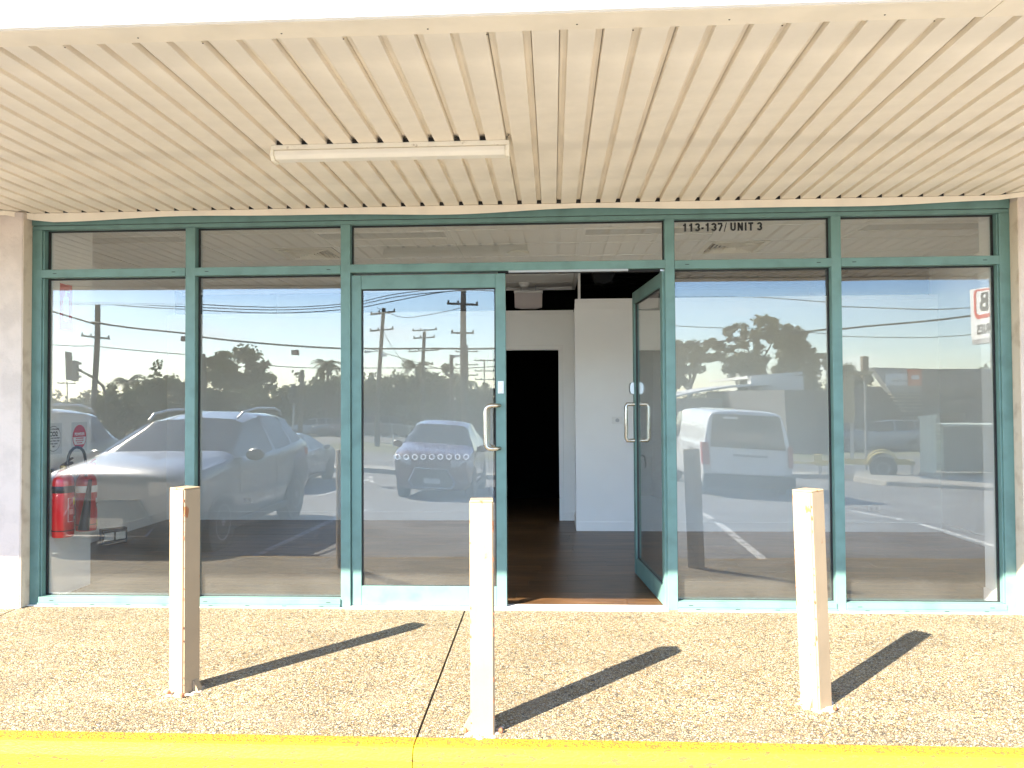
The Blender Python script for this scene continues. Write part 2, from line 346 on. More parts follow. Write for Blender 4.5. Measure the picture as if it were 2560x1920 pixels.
# ------------------------------------------------------------------ ground
def gz(y):
    d = -y
    P = [(0, 0), (2.15, -.2), (6, -.26), (12, -.64), (70, -1.6), (900, -1.6)]
    for (a, b), (c, d2) in zip(P, P[1:]):
        if d <= c: return b + (d2 - b) * (d - a) / (c - a)
    return -1.6
def sheet(name, x0, x1, ys, m, dz=0, parent=None):
    bm = bmesh.new(); rows = [[bm.verts.new((x, y, gz(y) + dz)) for x in (x0, x1)] for y in ys]
    for a, b in zip(rows, rows[1:]): bm.faces.new((a[0], a[1], b[1], b[0]))
    me = bpy.data.meshes.new(name)
    bmesh.ops.recalc_face_normals(bm, faces=bm.faces)
    if bm.faces[0:1] and bm.faces[:][0].normal.z < 0: bmesh.ops.reverse_faces(bm, faces=bm.faces)
    bm.to_mesh(me); bm.free(); return link(name, me, m, parent)
# one sheet of ground to the horizon, car park and road lying on it
bm = bmesh.new()
ys = [600, .4, -2.2, -6, -12, -70, -900]; zs = [-.35, -.35, -.204, -.264, -.644, -1.604, -1.604]
rows = [[bm.verts.new((x, y, z)) for x in (-900, 900)] for y, z in zip(ys, zs)]
for a, b in zip(rows, rows[1:]): bm.faces.new((a[0], a[1], b[1], b[0]))
struct(done('ground', bm, earthm))
struct(sheet('car_park', -60, 60, [-2.2, -6, -12, -18.3], asph))
struct(sheet('road', -120, 120, [-19.6, -30], road, .004))
struct(sheet('far_road', -120, 120, [-40, -52], road, .004))
struct(sheet('grass_verge', -120, 120, [-30.0, -39.9], grassm, .004))
bm = bmesh.new(); bm_prism(bm, [(-18.3, gz(-18.3) - .1), (-18.3, gz(-18.3) + .13), (-19.6, gz(-19.6) + .13), (-19.6, gz(-19.6) - .1)], 'x', -60, 8.6)
struct(done('kerbed_median', bm, concm))
for x, y0, y1, rz in ((-.5, -2.5, -7.6, .02), (2.22, -2.75, -8.1, .04), (5.1, -2.6, -8.3, .035), (-6.4, -2.3, -7.2, 0), (-3.35, -2.5, -7.6, .02), (-1.3, -11.3, -16.4, 0), (2.6, -11.3, -16.4, 0), (-4.9, -15.0, -17.0, -.25), (-5.2, -11.3, -16.4, 0)):
    bm = bmesh.new(); n = 6; vs = []
    for k in range(n + 1):
        y = y0 + (y1 - y0) * k / n; xc = x + (y0 - y) * rz
        vs.append([bm.verts.new((xc - .05, y, gz(y) + .004)), bm.verts.new((xc + .05, y, gz(y) + .004))])
    for a, b in zip(vs, vs[1:]): bm.faces.new((a[0], b[0], b[1], a[1]))
    struct(done('parking_line', bm, linem))
for k in range(14):
    y = -24.6; x = -40 + k * 5.5
    struct(box('lane_dash', x, x + 2.2, y - .06, y + .06, gz(y) + .003, gz(y) + .0085, linem))
# pavement of three cast slabs with open joints
pav = struct(thing('pavement', None, None)); del_keys = [k for k in ('label', 'category') if k in pav]
bm = bmesh.new(); bm_box(bm, -9.0, 9.0, -2.03, .3, -.5, -.09); struct(done('pavement_base', bm, concm))
def slab(x0, x1):
    bm = bmesh.new()
    nx = max(2, int((x1 - x0) / .5)); P = []
    prof = [(-2.035, -.085), (-2.035, -.061), (-2.03, -.0605), (-1.0, -.03), (.0, .0), (.02, .0), (.02, -.085)]
    A = [bm.verts.new((x0, y, z)) for y, z in prof]; B = [bm.verts.new((x1, y, z)) for y, z in prof]
    for i in range(len(prof)): bm.faces.new((A[i], A[(i + 1) % len(prof)], B[(i + 1) % len(prof)], B[i]))
    bm.faces.new(A); bm.faces.new(B)
    return done('paving_slab', bm, aggm, pav)
slab(-9, -3.968); slab(-3.955, -.652); slab(-.64, 9)
bm = bmesh.new()
for xa, xb in ((-.652, -.64), (-3.968, -3.955)): bm_prism(bm, [(-2.03, -.085), (-2.03, -.072), (0, -.012), (0, -.085)], 'x', xa, xb)
tag(done('joint_filler', bm, mat('joint_dirt', (.05, .04, .03), .95)), kind='structure')
# yellow kerb
kerb = struct(thing('kerb', None, None))
for x0, x1 in ((-9, -3.962), (-3.958, -.6485), (-.6435, 9)):
    bm = bmesh.new(); bm_prism(bm, [(-2.037, -.3), (-2.037, -.0605), (-2.105, -.0645), (-2.108, -.3)], 'x', x0, x1)
    done('kerb_top', bm, yellowt, kerb)
    bm = bmesh.new(); bm_prism(bm, [(-2.107, -.3), (-2.107, -.0655), (-2.122, -.069), (-2.136, -.08), (-2.15, -.12), (-2.17, -.3)], 'x', x0, x1)
    o = done('kerb_face', bm, yellowf, kerb)

# ------------------------------------------------------------------ shop building shell
bld = thing('shop_building', 'cream rendered single storey shop building around the green shopfront', 'building')
for nm, x0, x1 in (('pillar', -9, -3.935), ('pillar', 3.243, 9)):
    bm = bmesh.new(); bm_box(bm, x0, x1, -.1, .35, -.02, 2.936); done('pillar', bm, render, bld, bevel=.006)
for x0, x1 in ((-3.9349, -3.931), (3.239, 3.2429)):
    box('pillar_edge', x0, x1, -.094, .12, .001, 2.885, rendedge, bld)
box('upper_wall', -9, 9, .11, .35, 2.94, 3.9, render, bld)
box('head_packer', -3.935, 3.243, .03, .11, 2.884, 2.99, voidm, bld)
box('roof', -9, 9, .35, 9.5, 3.8, 3.9, roofm, bld)
box('side_wall', -9, -8.8, .35, 9.5, -.3, 3.8, render, bld); box('side_wall', 8.8, 9, .35, 9.5, -.3, 3.8, render, bld); box('rear_wall', -9, 9, 9.5, 9.7, -.3, 3.9, render, bld)

# interior
fl = struct(thing('interior_floor', None, None))
rows = 22; bw = .2; y = .075
box('subfloor', -8.8, 8.8, .05, 9.5, -.35, -.012, voidm, fl)
rnd = random.Random(3)
for i in range(rows):
    y0 = .075 + i * bw; x = -5.2 - rnd.random() * 1.1
    while x < 4.6:
        ln = 1.2 if i else 1.2
        piece('floorboard', max(x, -5.2) + .001, min(x + ln, 4.6) - .001, y0 + .0012, y0 + bw - .0012, -.01, .006 + rnd.random() * .0008, woodm, fl); x += ln
box('back_room_floor', -8.8, 8.8, .075 + rows * bw, 9.5, -.01, .004, woodm, fl)
YB, YP = 4.18, 3.395
def wallobj(name, lst, m=inwall): return struct(boxes(name, lst, m))
# side walls, front returns
wallobj('wall_left', [(-5.15, -5.0, .35, YB + .2, 0, 3.02)])
wallobj('wall_right', [(4.37, 4.5, .35, YP + .2, 0, 3.02)])
wallobj('return_wall_left', [(-4.05, -3.85, .105, .64, 0, 2.999), (-5.0, -4.05, .35, .5, 0, 2.999)])
wallobj('return_wall_right', [(3.185, 3.4, .105, .30, 0, 2.999), (3.4, 4.37, .3, .36, 0, 2.999)])
# rear wall with dark doorway, partition wall
XD0, XD1, ZD = -.76, .07, 2.155
wb = wallobj('wall_back', [(-5.0, XD0, YB, YB + .1, 0, 2.63), (XD1, .27, YB, YB + .1, 0, 2.63), (XD0, XD1, YB, YB + .1, ZD, 2.63)])
box('capping', -5.0, .262, YB - .012, YB + .11, 2.60, 2.655, inwall, wb); box('capping_fascia', -5.0, .262, YB - .006, YB - .0005, 2.50, 2.599, inwall, wb)
box('skirting', -5.0, XD0 - .06, YB - .014, YB - .0005, .006, .11, inwall, wb); box('skirting', XD1 + .06, .262, YB - .014, YB - .0005, .006, .11, inwall, wb)
for a in ((XD0 - .055, XD0, .006, ZD + .055), (XD1, XD1 + .055, .006, ZD + .055), (XD0, XD1, ZD, ZD + .055)):
    box('architrave', a[0], a[1], YB - .02, YB - .0005, a[2], a[3], inwall, wb, bevel=.003)
wp = wallobj('partition_wall', [(.27, 4.37, YP, YP + .1, 0, 2.66), (.27, .37, YP + .1, YB + .1, 0, 2.66)])
box('capping', .262, 4.369, YP - .012, YP + .11, 2.645, 2.69, inwall, wp); box('capping_fascia', .262, 4.369, YP - .008, YP - .0005, 2.56, 2.644, inwall, wp)
box('skirting', .262, 4.369, YP - .014, YP - .0005, .006, .11, inwall, wp)
box('skirting', .256, .2695, YP - .0, YB - .02, .006, .11, inwall, wp)
box('corner_bead', .256, .2695, YP + .001, YP + .03, .11, 2.64, inwall, wp)
for w_, a in (('wall_left', (-4.9995, -4.986, .5, YB - .015, .006, .11)), ('wall_right', (4.356, 4.3695, .36, YP - .015, .006, .11))):
    box('skirting', *a, inwall, bpy.data.objects[w_])
box('skirting', 3.171, 3.1845, .106, .30, .006, .11, inwall, bpy.data.objects['return_wall_right'])
# dark room behind
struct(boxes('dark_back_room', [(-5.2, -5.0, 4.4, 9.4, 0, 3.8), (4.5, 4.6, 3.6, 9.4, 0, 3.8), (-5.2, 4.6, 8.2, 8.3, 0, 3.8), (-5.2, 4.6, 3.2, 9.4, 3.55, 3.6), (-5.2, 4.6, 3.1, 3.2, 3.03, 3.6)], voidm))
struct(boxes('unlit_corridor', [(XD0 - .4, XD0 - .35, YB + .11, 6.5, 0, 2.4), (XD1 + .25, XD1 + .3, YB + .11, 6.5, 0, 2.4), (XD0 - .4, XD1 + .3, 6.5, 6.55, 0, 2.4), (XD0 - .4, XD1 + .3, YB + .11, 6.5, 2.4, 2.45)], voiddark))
rc = struct(thing('exposed_ceiling', None, None))
for k in range(9):
    piece('ceiling_batten', -4.9, 4.4, 4.7 + k * .36, 4.74 + k * .36, 3.38, 3.42, voidm, rc)
# suspended ceiling
ce = struct(thing('interior_ceiling', None, None))
CZ = 3.0
xs = [-5.0, -4.52, -3.325, -2.11, -.925, .27, 1.46, 2.675, 3.87, 4.37]
ysL = [.12, .52, 1.085, 1.7, 2.35, 2.95, 3.55, 4.1, 4.57]; ysR = [.12, .52, 1.085, 1.7, 2.35, 2.95, 3.12]
TROF = {(2, 1.085), (3, 1.085), (5, 1.085), (7, 1.085)}
def tile(a, b, c, d): piece('ceiling_tile', a + .012, b - .012, c + .012, d - .012, CZ + .004 + rnd.random() * .0015, CZ + .02, tilem, ce)
VENT = {(3, 1.7), (6, 1.7)}
for i, (a, b) in enumerate(zip(xs, xs[1:])):
    yl = ysL if b <= .28 else ysR
    for c, d in zip(yl, yl[1:]):
        if (i, c) in VENT:
            pass
        tr = {0: 0, 1: 1, 3: 1, 5: 1, 7: 1}.get(i, 0)
        if tr and c == 1.085: tile(a, b, 1.385, d)
        elif i == 2 and c == 1.7: tile(a, -2.715, c, d)
        elif i == 6 and c == 1.7: tile(2.07, b, c, d)
        else: tile(a, b, c, d)
g = []
for i, x in enumerate(xs[:-1]):
    yl = ysL if x <= .0 else ysR
    g.append((x - .0115, x + .0115, .12, yl[-1], CZ, CZ + .006))
g2 = []
for y in ysL[:-1]: g2.append((-4.99, .258, y - .0115, y + .0115, CZ + .0005, CZ + .0055))
for y in ysR: g2.append((.282, 4.36, y - .0115, y + .0115, CZ + .0005, CZ + .0055))
boxes('grid_runner', g, gridm, ce); boxes('cross_tee', g2, gridm, ce)
boxes('edge_trim', [(-4.99, .26, 4.565, 4.6, 2.97, 3.04), (.262, .30, 3.13, 4.6, 2.97, 3.04), (.30, 4.36, 3.12, 3.15, 2.97, 3.04)], whiteplast, ce)
box('bulkhead', -5.0, .26, 4.62, 4.68, 3.041, 3.55, voidm, ce)
box('front_bulkhead', -3.85, 3.185, .112, .125, 2.885, 3.3, inwall, ce)
tag(box('corner_post', .296, .326, YP + .02, YP + .05, 2.692, 3.02, whiteplast), 'thin white post rising from the partition top to the ceiling', 'post')
# troffers
def troffer(x0, x1, label):
    t = thing('ceiling_light', label, 'light', ((x0 + x1) / 2, 1.235, CZ), 0, 'unlit panel lights set in the shop ceiling'); h = (x1 - x0) / 2
    boxes('frame', [(-h + .01, h - .01, -.145, -.128, -.004, .006), (-h + .01, h - .01, .128, .145, -.004, .006), (-h + .01, -h + .027, -.1275, .1275, -.004, .006), (h - .027, h - .01, -.1275, .1275, -.004, .006)], gridm, t)
    box('diffuser', -h + .028, h - .028, -.127, .127, .004, .012, troffm, t)
troffer(-4.52, -3.325, 'unlit panel light above the left return wall, leftmost in the shop ceiling')
troffer(-2.11, -.925, 'unlit panel light in the shop ceiling, just left of centre over the closed door')
troffer(.27, 1.46, 'unlit panel light in the shop ceiling over the open door leaf')
troffer(2.675, 3.87, 'unlit panel light in the shop ceiling near the right hand return wall')
def vent(cx, cy, label):
    t = thing('ceiling_vent', label, 'vent', (cx, cy, CZ), 0, 'square air vents in the shop ceiling')
    box('backing', -.25, .25, -.25, .25, .03, .035, black, t)
    def ring(a, b, za, zb):
        bm = bmesh.new()
        A = [bm.verts.new((sx_ * a, sy_ * a, za)) for sx_, sy_ in ((-1, -1), (1, -1), (1, 1), (-1, 1))]; B = [bm.verts.new((sx_ * b, sy_ * b, zb)) for sx_, sy_ in ((-1, -1), (1, -1), (1, 1), (-1, 1))]
        D = [bm.verts.new(v.co + Vector((0, 0, .004))) for v in A]; E = [bm.verts.new(v.co + Vector((0, 0, .004))) for v in B]
        for i in range(4):
            j = (i + 1) % 4; bm.faces.new((A[i], A[j], B[j], B[i])); bm.faces.new((D[i], E[i], E[j], D[j])); bm.faces.new((A[i], D[i], D[j], A[j])); bm.faces.new((B[i], B[j], E[j], E[i]))
        return bm
    done('flange', ring(.30, .245, -.004, -.006), ventm, t)
    for k in range(6): done('louvre', ring(.238 - k * .038, .21 - k * .038, -.014, .022), ventm, t)
vent(-2.43, 2.02, 'square louvred air vent in the shop ceiling behind the second left pane')
vent(1.765, 2.02, 'square louvred air vent in the shop ceiling below the black street number')
bm = bmesh.new(); bm_lathe(bm, [(.11, 0), (.11, -.012), (.085, -.022), (.03, -.026)], 28)
tag(done('ceiling_speaker', bm, ventm, None, (-.34, 2.11, CZ), smooth=True), 'round cream speaker grille flush in the shop ceiling over the doors', 'speaker')
sm = thing('smoke_detector', 'small round white smoke detector on the ceiling above the exit box', 'smoke detector', (-.355, 4.1, CZ))
bm = bmesh.new(); bm_lathe(bm, [(.07, 0), (.07, -.03)], 24); done('base', bm, whiteplast, sm, smooth=True)
bm = bmesh.new(); bm_lathe(bm, [(.055, -.03), (.055, -.045), (.04, -.055)], 24); done('sensor_head', bm, whiteplast, sm, smooth=True)
ex = thing('hanging_box_light', 'pale box light hanging above the rear wall in the doorway', 'light', (-.31, 4.35, 2.9))
box('mounting_bar', -.185, .185, -.04, .04, .0, .03, whiteplast, ex)
bm = bmesh.new(); bm_prism(bm, [(-.18, -.001), (.18, -.001), (.175, -.19), (.09, -.205), (-.09, -.205), (-.175, -.19)], 'y', -.03, .03); done('diffuser', bm, mat('pink_white_plastic', (.62, .55, .53), .4), ex, bevel=.003)
for q in (-.1, .09): box('hanger', q, q + .01, -.005, .005, .031, .12, steelg, ex)
# dark hanging projector-like ceiling speaker
sp = thing('black_ceiling_spotlight', 'black faceted speaker hanging in the dark ceiling right of the white post', 'speaker', (.62, 3.9, 3.05))
bm = bmesh.new(); bm_lathe(bm, [(.05, -.11), (.13, -.1), (.15, -.02), (.13, .09), (.06, .12)], 8, 'y'); done('body', bm, mat('matt_black', (.008, .008, .008), .7), sp)
bm = bmesh.new(); bm_tube(bm, [(-.05, 0, .1), (-.09, .02, .25), (-.04, 0, .5)], .008, 6); done('cable', bm, mat('grey_cable', (.2, .2, .2), .6), sp)
th = thing('wall_thermostat', 'small white thermostat with round dial on the partition wall', 'thermostat', (.738, YP, 1.28))
box('plate', -.062, .062, -.012, -.0005, -.04, .04, whiteplast, th, bevel=.003)
bm = bmesh.new(); bm_lathe(bm, [(.022, -.012), (.022, -.022), (.012, -.026)], 16, 'y'); done('dial', bm, mat('grey_plastic', (.5, .5, .5), .4), th, smooth=True)
def outlet(name, x, y, z, label, wall='y'):
    t = thing(name, label, 'power outlet', (x, y, z), 0, 'white power outlets on the shop walls')
    box('plate', -.058, .058, -.01, -.0005, -.036, .036, whiteplast, t, bevel=.003)
    for s in (-1, 1):
        boxes('socket', [(s * .028 - .008, s * .028 - .005, -.0115, -.0101, -.002, .01), (s * .028 + .005, s * .028 + .008, -.0115, -.0101, -.002, .01), (s * .028 - .0015, s * .028 + .0015, -.0115, -.0101, -.018, -.008)], inkb, t)
    return t
outlet('power_outlet', -3.93, YB, .26, 'white double power outlet low on the rear wall behind the second left pane')
outlet('power_outlet', 3.62, YP, .27, 'white double power outlet low on the partition behind the far right pane')
bx = thing('black_power_box', 'black floor box with two white power plates beside the left wall', 'power box', (-4.74, 2.5, 0), R(-38))
box('case', -.02, .06, -.13, .13, .0065, .17, blk, bx, bevel=.004)
for s in (-1, 1): box('power_plate', .0602, .068, s * .06 - .05, s * .06 + .05, .05, .13, whiteplast, bx, bevel=.003)

# ------------------------------------------------------------------ shopfront
sf = thing('shopfront', 'sea green aluminium shopfront with large panes and double glass doors', 'shopfront')
F0, F1 = .0, .10
def mem(name, x0, x1, z0, z1, y0=F0, y1=F1, bev=.0015): return box(name, x0, x1, y0, y1, z0, z1, teal, sf, bevel=bev)
mem('jamb', -3.93, -3.855, 0, 2.819); mem('jamb', 3.165, 3.238, 0, 2.819)
mem('jamb_bead', -3.8545, -3.841, .0635, 2.455, .012, .098); mem('jamb_bead', -3.8545, -3.841, 2.518, 2.818, .012, .098)
mem('jamb_bead', 3.154, 3.1645, .0635, 2.455, .012, .098); mem('jamb_bead', 3.154, 3.1645, 2.518, 2.818, .012, .098)
MU = [(-2.742, -2.668), (-1.565, -1.494), (.815, .884), (1.997, 2.066)]
for a, b in MU: mem('mullion', a, b, 0 if a in (-2.742, 1.997) else -.0, 2.819)
mem('head_rail', -3.93, 3.238, 2.8205, 2.849); mem('head_flashing', -3.93, 3.238, 2.853, 2.934, -.006, .029)
box('head_gap', -3.92, 3.23, .004, .09, 2.8492, 2.8528, black, sf)
BAYS = [(-3.841, -2.742), (-2.668, -1.565), (.884, 1.997), (2.066, 3.154)]
slots = []
for a, b in BAYS:
    a2 = -3.8545 if a < -3.8 else a; b2 = 3.1645 if b > 3.1 else b
    mem('transom_rail', a2 + .0005, b2 - .0005, 2.456, 2.517, -.004)
    mem('sill', a2 + .0005, b2 - .0005, .022, .062, -.012); mem('sill_flange', a2 + .0005, b2 - .0005, .004, .0215, -.026, .09)
    for x in (a + .09, b - .09): slots.append((x - .014, x + .014, -.0045, -.0035, 2.484, 2.489)); slots.append((x - .016, x + .016, -.0128, -.0115, .035, .0395))
    for k in range(4):
        x = a + (b - a) * (k + .5) / 4; slots.append((x - .016, x + .016, -.0268, -.0255, .012, .0165))
mem('transom_rail', -1.4935, .8145, 2.462, 2.522, -.004)
boxes('drain_slot', slots, black, sf)['kind'] = 'stuff'
box('sill_packing', -3.93, -1.495, -.03, .09, -.004, .0035, whiteplast, sf); box('sill_packing', .885, 3.238, -.03, .09, -.004, .0035, whiteplast, sf)
box('threshold', -1.494, .814, -.035, .1, -.004, .009, mat('aluminium_threshold', (.72, .71, .7), .5, metal=.2), sf)
def pane(x0, x1, z0, z1, parent=sf, y=.062, gask=True, name='pane'):
    if z1 - z0 > 2.3:       # the tall fixed panes bow slightly towards their top edge
        bm = bmesh.new(); zs_ = [z0 + .004] + [2.25 + .012 * k for k in range(11)] + [z1 - .004]; yy = [y]
        for a, b in zip(zs_, zs_[1:]): yy.append(yy[-1] + (b - a) * R(1.25) * min(1, max(0, ((a + b) / 2 - 2.25) / .11)))
        A = [bm.verts.new((x0 + .004, q, z)) for q, z in zip(yy, zs_)]; B = [bm.verts.new((x1 - .004, q, z)) for q, z in zip(yy, zs_)]
        A2 = [bm.verts.new((x0 + .004, q + .006, z)) for q, z in zip(yy, zs_)]; B2 = [bm.verts.new((x1 - .004, q + .006, z)) for q, z in zip(yy, zs_)]
        n = len(zs_)
        for i in range(n - 1):
            bm.faces.new((A[i], B[i], B[i + 1], A[i + 1])); bm.faces.new((A2[i], A2[i + 1], B2[i + 1], B2[i])); bm.faces.new((A[i], A[i + 1], A2[i + 1], A2[i])); bm.faces.new((B[i], B2[i], B2[i + 1], B[i + 1]))
        bm.faces.new((A[0], A2[0], B2[0], B[0])); bm.faces.new((A[-1], B[-1], B2[-1], A2[-1]))
        o = done(name, bm, glassm, parent, smooth=True)
    else: o = box(name, x0 + .004, x1 - .004, y, y + .006, z0 + .004, z1 - .004, glassm, parent)
    if gask:
        t = .009
        boxes('gasket', [(x0, x1, y - .007, y + .013, z1 - t, z1), (x0, x1, y - .007, y + .013, z0, z0 + t * .4), (x0, x0 + t, y - .007, y + .013, z0 + t * .4, z1 - t), (x1 - t, x1, y - .007, y + .013, z0 + t * .4, z1 - t)], black, parent)
    return o
for a, b in BAYS:
    pane(a + .001, b - .001, .0625, 2.4555); pane(a + .001, b - .001, 2.5175, 2.82)
pane(-1.4935, .8145, 2.5225, 2.82)
# street number lettering on the glass
def strokes(s_, h, t, gap):
    """bold sans capitals from flat strokes: returns quads in (x, z)"""
    quads = []; x = 0
    def seg(a, b, w_=t):
        (x0, z0), (x1, z1) = a, b; l = math.hypot(x1 - x0, z1 - z0); nx, nz = -(z1 - z0) / l * w_ / 2, (x1 - x0) / l * w_ / 2
        quads.append([(x + x0 + nx, z0 + nz), (x + x1 + nx, z1 + nz), (x + x1 - nx, z1 - nz), (x + x0 - nx, z0 - nz)])
    def arc_(cx, cz, rx, rz, a0, a1, n=8):
        p = [(cx + math.cos(R(a0 + (a1 - a0) * k / n)), 0) for k in range(n + 1)]
        for k in range(n):
            q = []
            for a in (a0 + (a1 - a0) * k / n, a0 + (a1 - a0) * (k + 1) / n):
                c, s2 = math.cos(R(a)), math.sin(R(a)); q.append(((x + cx + (rx + t / 2) * c, cz + (rz + t / 2) * s2), (x + cx + (rx - t / 2) * c, cz + (rz - t / 2) * s2)))
            quads.append([q[0][0], q[1][0], q[1][1], q[0][1]])
    w1 = h * .55
    for ch in s_:
        if ch == '1': seg((w1 * .55, 0), (w1 * .55, h)); seg((w1 * .08, h * .74), (w1 * .5, h * .80), t * .8); x += w1 + gap
        elif ch == '3':
            r = (h - t) / 4; arc_(w1 * .5, h - t / 2 - r, w1 * .38, r, 165, -90); arc_(w1 * .5, t / 2 + r, w1 * .40, r, 90, -165); x += w1 + gap
        elif ch == '7': seg((0, h - t / 2), (w1, h - t / 2)); seg((w1 * .92, h - t), (w1 * .35, 0)); x += w1 + gap
        elif ch == '-': seg((0, h * .38), (h * .28, h * .38)); x += h * .28 + gap
        elif ch == '/': seg((h * .02, -h * .08), (h * .3, h * 1.02), t * .45); x += h * .3 + gap
        elif ch == 'U': ww = h * .66; seg((t / 2, h), (t / 2, h * .33)); seg((ww - t / 2, h), (ww - t / 2, h * .33)); arc_(ww / 2, h * .33, ww / 2 - t / 2, h * .33 - t / 2, 180, 360); x += ww + gap
        elif ch == 'N': ww = h * .66; seg((t / 2, 0), (t / 2, h)); seg((ww - t / 2, 0), (ww - t / 2, h)); seg((t * .6, h - t * .3), (ww - t * .6, t * .3), t * 1.05); x += ww + gap
        elif ch == 'I': seg((t / 2, 0), (t / 2, h)); x += t + gap
        elif ch == 'T': ww = h * .6; seg((0, h - t / 2), (ww, h - t / 2)); seg((ww / 2, 0), (ww / 2, h - t)); x += ww + gap
        elif ch == ' ': x += h * .26
    return quads, x
qs, wtot = strokes('113-137/ UNIT 3', .061, .0138, .0115)
bm = bmesh.new()
for q in qs:
    f = [bm.verts.new((.955 + a, .0605, 2.738 + b)) for a, b in q]; g_ = [bm.verts.new((.955 + a, .0612, 2.738 + b)) for a, b in q]
    bm.faces.new(f); bm.faces.new(g_[::-1])
    for i in range(4): bm.faces.new((f[i], g_[i], g_[(i + 1) % 4], f[(i + 1) % 4]))
done('street_number', bm, lead, sf)['kind'] = 'stuff'
# door leaves
def leaf(par, hand):
    """leaf spans local x 0..-1.145 (hinge at 0) , front face y=0"""
    W = 1.145; s = hand
    def X(a, b): return (min(s * a, s * b), max(s * a, s * b))
    def bxx(name, a, b, y0, y1, z0, z1, m, bev=.002):
        x0, x1 = X(a, b); return box(name, x0, x1, y0, y1, z0, z1, m, par, bevel=bev)
    bxx('stile', 0, .074, 0, .046, .014, 2.444, teal); bxx('stile', W - .074, W, 0, .046, .014, 2.444, teal)
    bxx('top_rail', .0745, W - .0745, .001, .045, 2.341, 2.444, teal); bxx('bottom_rail', .0745, W - .0745, .001, .045, .014, .154, teal)
    x0, x1 = X(.0745, W - .0745); pane(x0, x1, .1545, 2.3405, par, .02)
    return X, W
dl = bpy.data.objects.new('door', None); C.objects.link(dl); dl.parent = sf; dl.location = (-1.490, .018, 0); dl['label'] = 'closed left door leaf with a row of white hexagons'
leaf(dl, 1)
dr = bpy.data.objects.new('door', None); C.objects.link(dr); dr.parent = sf; dr.location = (.795, .02, 0); dr.rotation_euler = (0, 0, R(-85)); dr['label'] = 'right door leaf standing open into the shop'
leaf(dr, -1)
def arc(c, r, a0, a1, n=5): return [(c[0] + r * math.cos(R(a0 + (a1 - a0) * k / n)), c[1] + r * math.sin(R(a0 + (a1 - a0) * k / n))) for k in range(n + 1)]
def pull(par, xs_, side, xo, y0, z0=1.145, z1=1.49, out=.07):
    """tube handle from stile face at x=xs_ to a vertical bar at x=xo"""
    bm = bmesh.new(); r = .016; cr_ = .04
    pts = []
    pts.append((xs_, y0, z1 - r)); pts.append((xs_, y0 + side * out * .45, z1 - r))
    dx = xo - xs_; sgn = 1 if dx > 0 else -1
    pts.append((xs_ + dx * .25, y0 + side * out * .85, z1 - r))
    if abs(dx) > .05:
        cx = xo - sgn * cr_
        for k in range(5):
            t = R(90 * k / 4); pts.append((cx + sgn * cr_ * math.sin(t), y0 + side * out, z1 - r - cr_ + cr_ * math.cos(t)))
        for k in range(5):
            t = R(90 * k / 4); pts.append((cx + sgn * cr_ * math.cos(t), y0 + side * out, z0 + r + cr_ - cr_ * math.sin(t)))
    else:
        pts.append((xo, y0 + side * out, z1 - r - .02)); pts.append((xo, y0 + side * out, z0 + r + .02))
    pts.append((xs_ + dx * .25, y0 + side * out * .85, z0 + r)); pts.append((xs_, y0 + side * out * .45, z0 + r)); pts.append((xs_, y0, z0 + r))
    bm_tube(bm, pts, r, 12); return done('handle', bm, steel, par, smooth=True)
pull(dl, 1.095, -1, 1.0, .0); pull(dl, 1.095, 1, 1.0, .046)
pull(dr, -1.085, -1, -1.083, .0, out=.075); pull(dr, -1.085, 1, -1.083, .046, out=.075)
lk = box('lock_plate', 1.085, 1.13, -.006, -.0004, 1.56, 1.655, steelg, dl, bevel=.003)
for q in (1.632, 1.584):
    bm = bmesh.new(); bm_lathe(bm, [(.009, -.0065), (.009, -.012)], 14, 'y', (1.1075, 0, q)); done('lock_cylinder', bm, whiteplast, dl, smooth=True)
for sgn, y in ((-1, 0), (1, .046)):
    bm = bmesh.new(); bm_prism(bm, [(y, 1.555), (y + sgn * .03, 1.565), (y + sgn * .038, 1.585), (y + sgn * .038, 1.635), (y + sgn * .028, 1.66), (y, 1.665)], 'x', -1.135, -1.085); done('lock_case', bm, steelg, dr, bevel=.003)
bm = bmesh.new(); bm_tube(bm, [(-1.1, .046, 1.03), (-1.1, .075, 1.03), (-1.08, .083, 1.02), (-1.05, .085, .96), (-1.06, .085, .93)], .007, 8); done('lever', bm, steelg, dr, smooth=True)
box('strike_plate', -1.146, -1.1452, .012, .034, .98, 1.08, steelg, dr)
boxes('pivot_block', [(-.05, -.005, -.01, .05, 2.4445, 2.458)], steelg, dr)
def hexring(parent, cx, cz, r, y):
    bm = bmesh.new(); n = 6; t = .0036
    for s in range(6):
        a0 = R(90 + 60 * s); a1 = R(90 + 60 * (s + 1))
        o0, o1, i0, i1 = [(cx + rr * math.cos(a), cz + rr * math.sin(a)) for rr, a in ((r, a0), (r, a1), (r - t, a0), (r - t, a1))]
        f = [bm.verts.new((p[0], y, p[1])) for p in (o0, o1, i1, i0)]; b_ = [bm.verts.new((p[0], y + .0006, p[1])) for p in (o0, o1, i1, i0)]
        bm.faces.new(f); bm.faces.new(b_[::-1])
        for i in range(4): bm.faces.new((f[i], b_[i], b_[(i + 1) % 4], f[(i + 1) % 4]))
    return done('hexagon_sticker', bm, frost, parent)
for k in range(9): hexring(dl, .340 + k * .0635, 1.098, .0212, .0188)
box('door_stop', -.4, .79, .03, .06, 2.445, 2.461, voidm, sf)
box('closer_arm', -.32, .55, -.002, .028, 2.4465, 2.4612, mat('grey_closer', (.35, .36, .36), .4, metal=.5), sf)

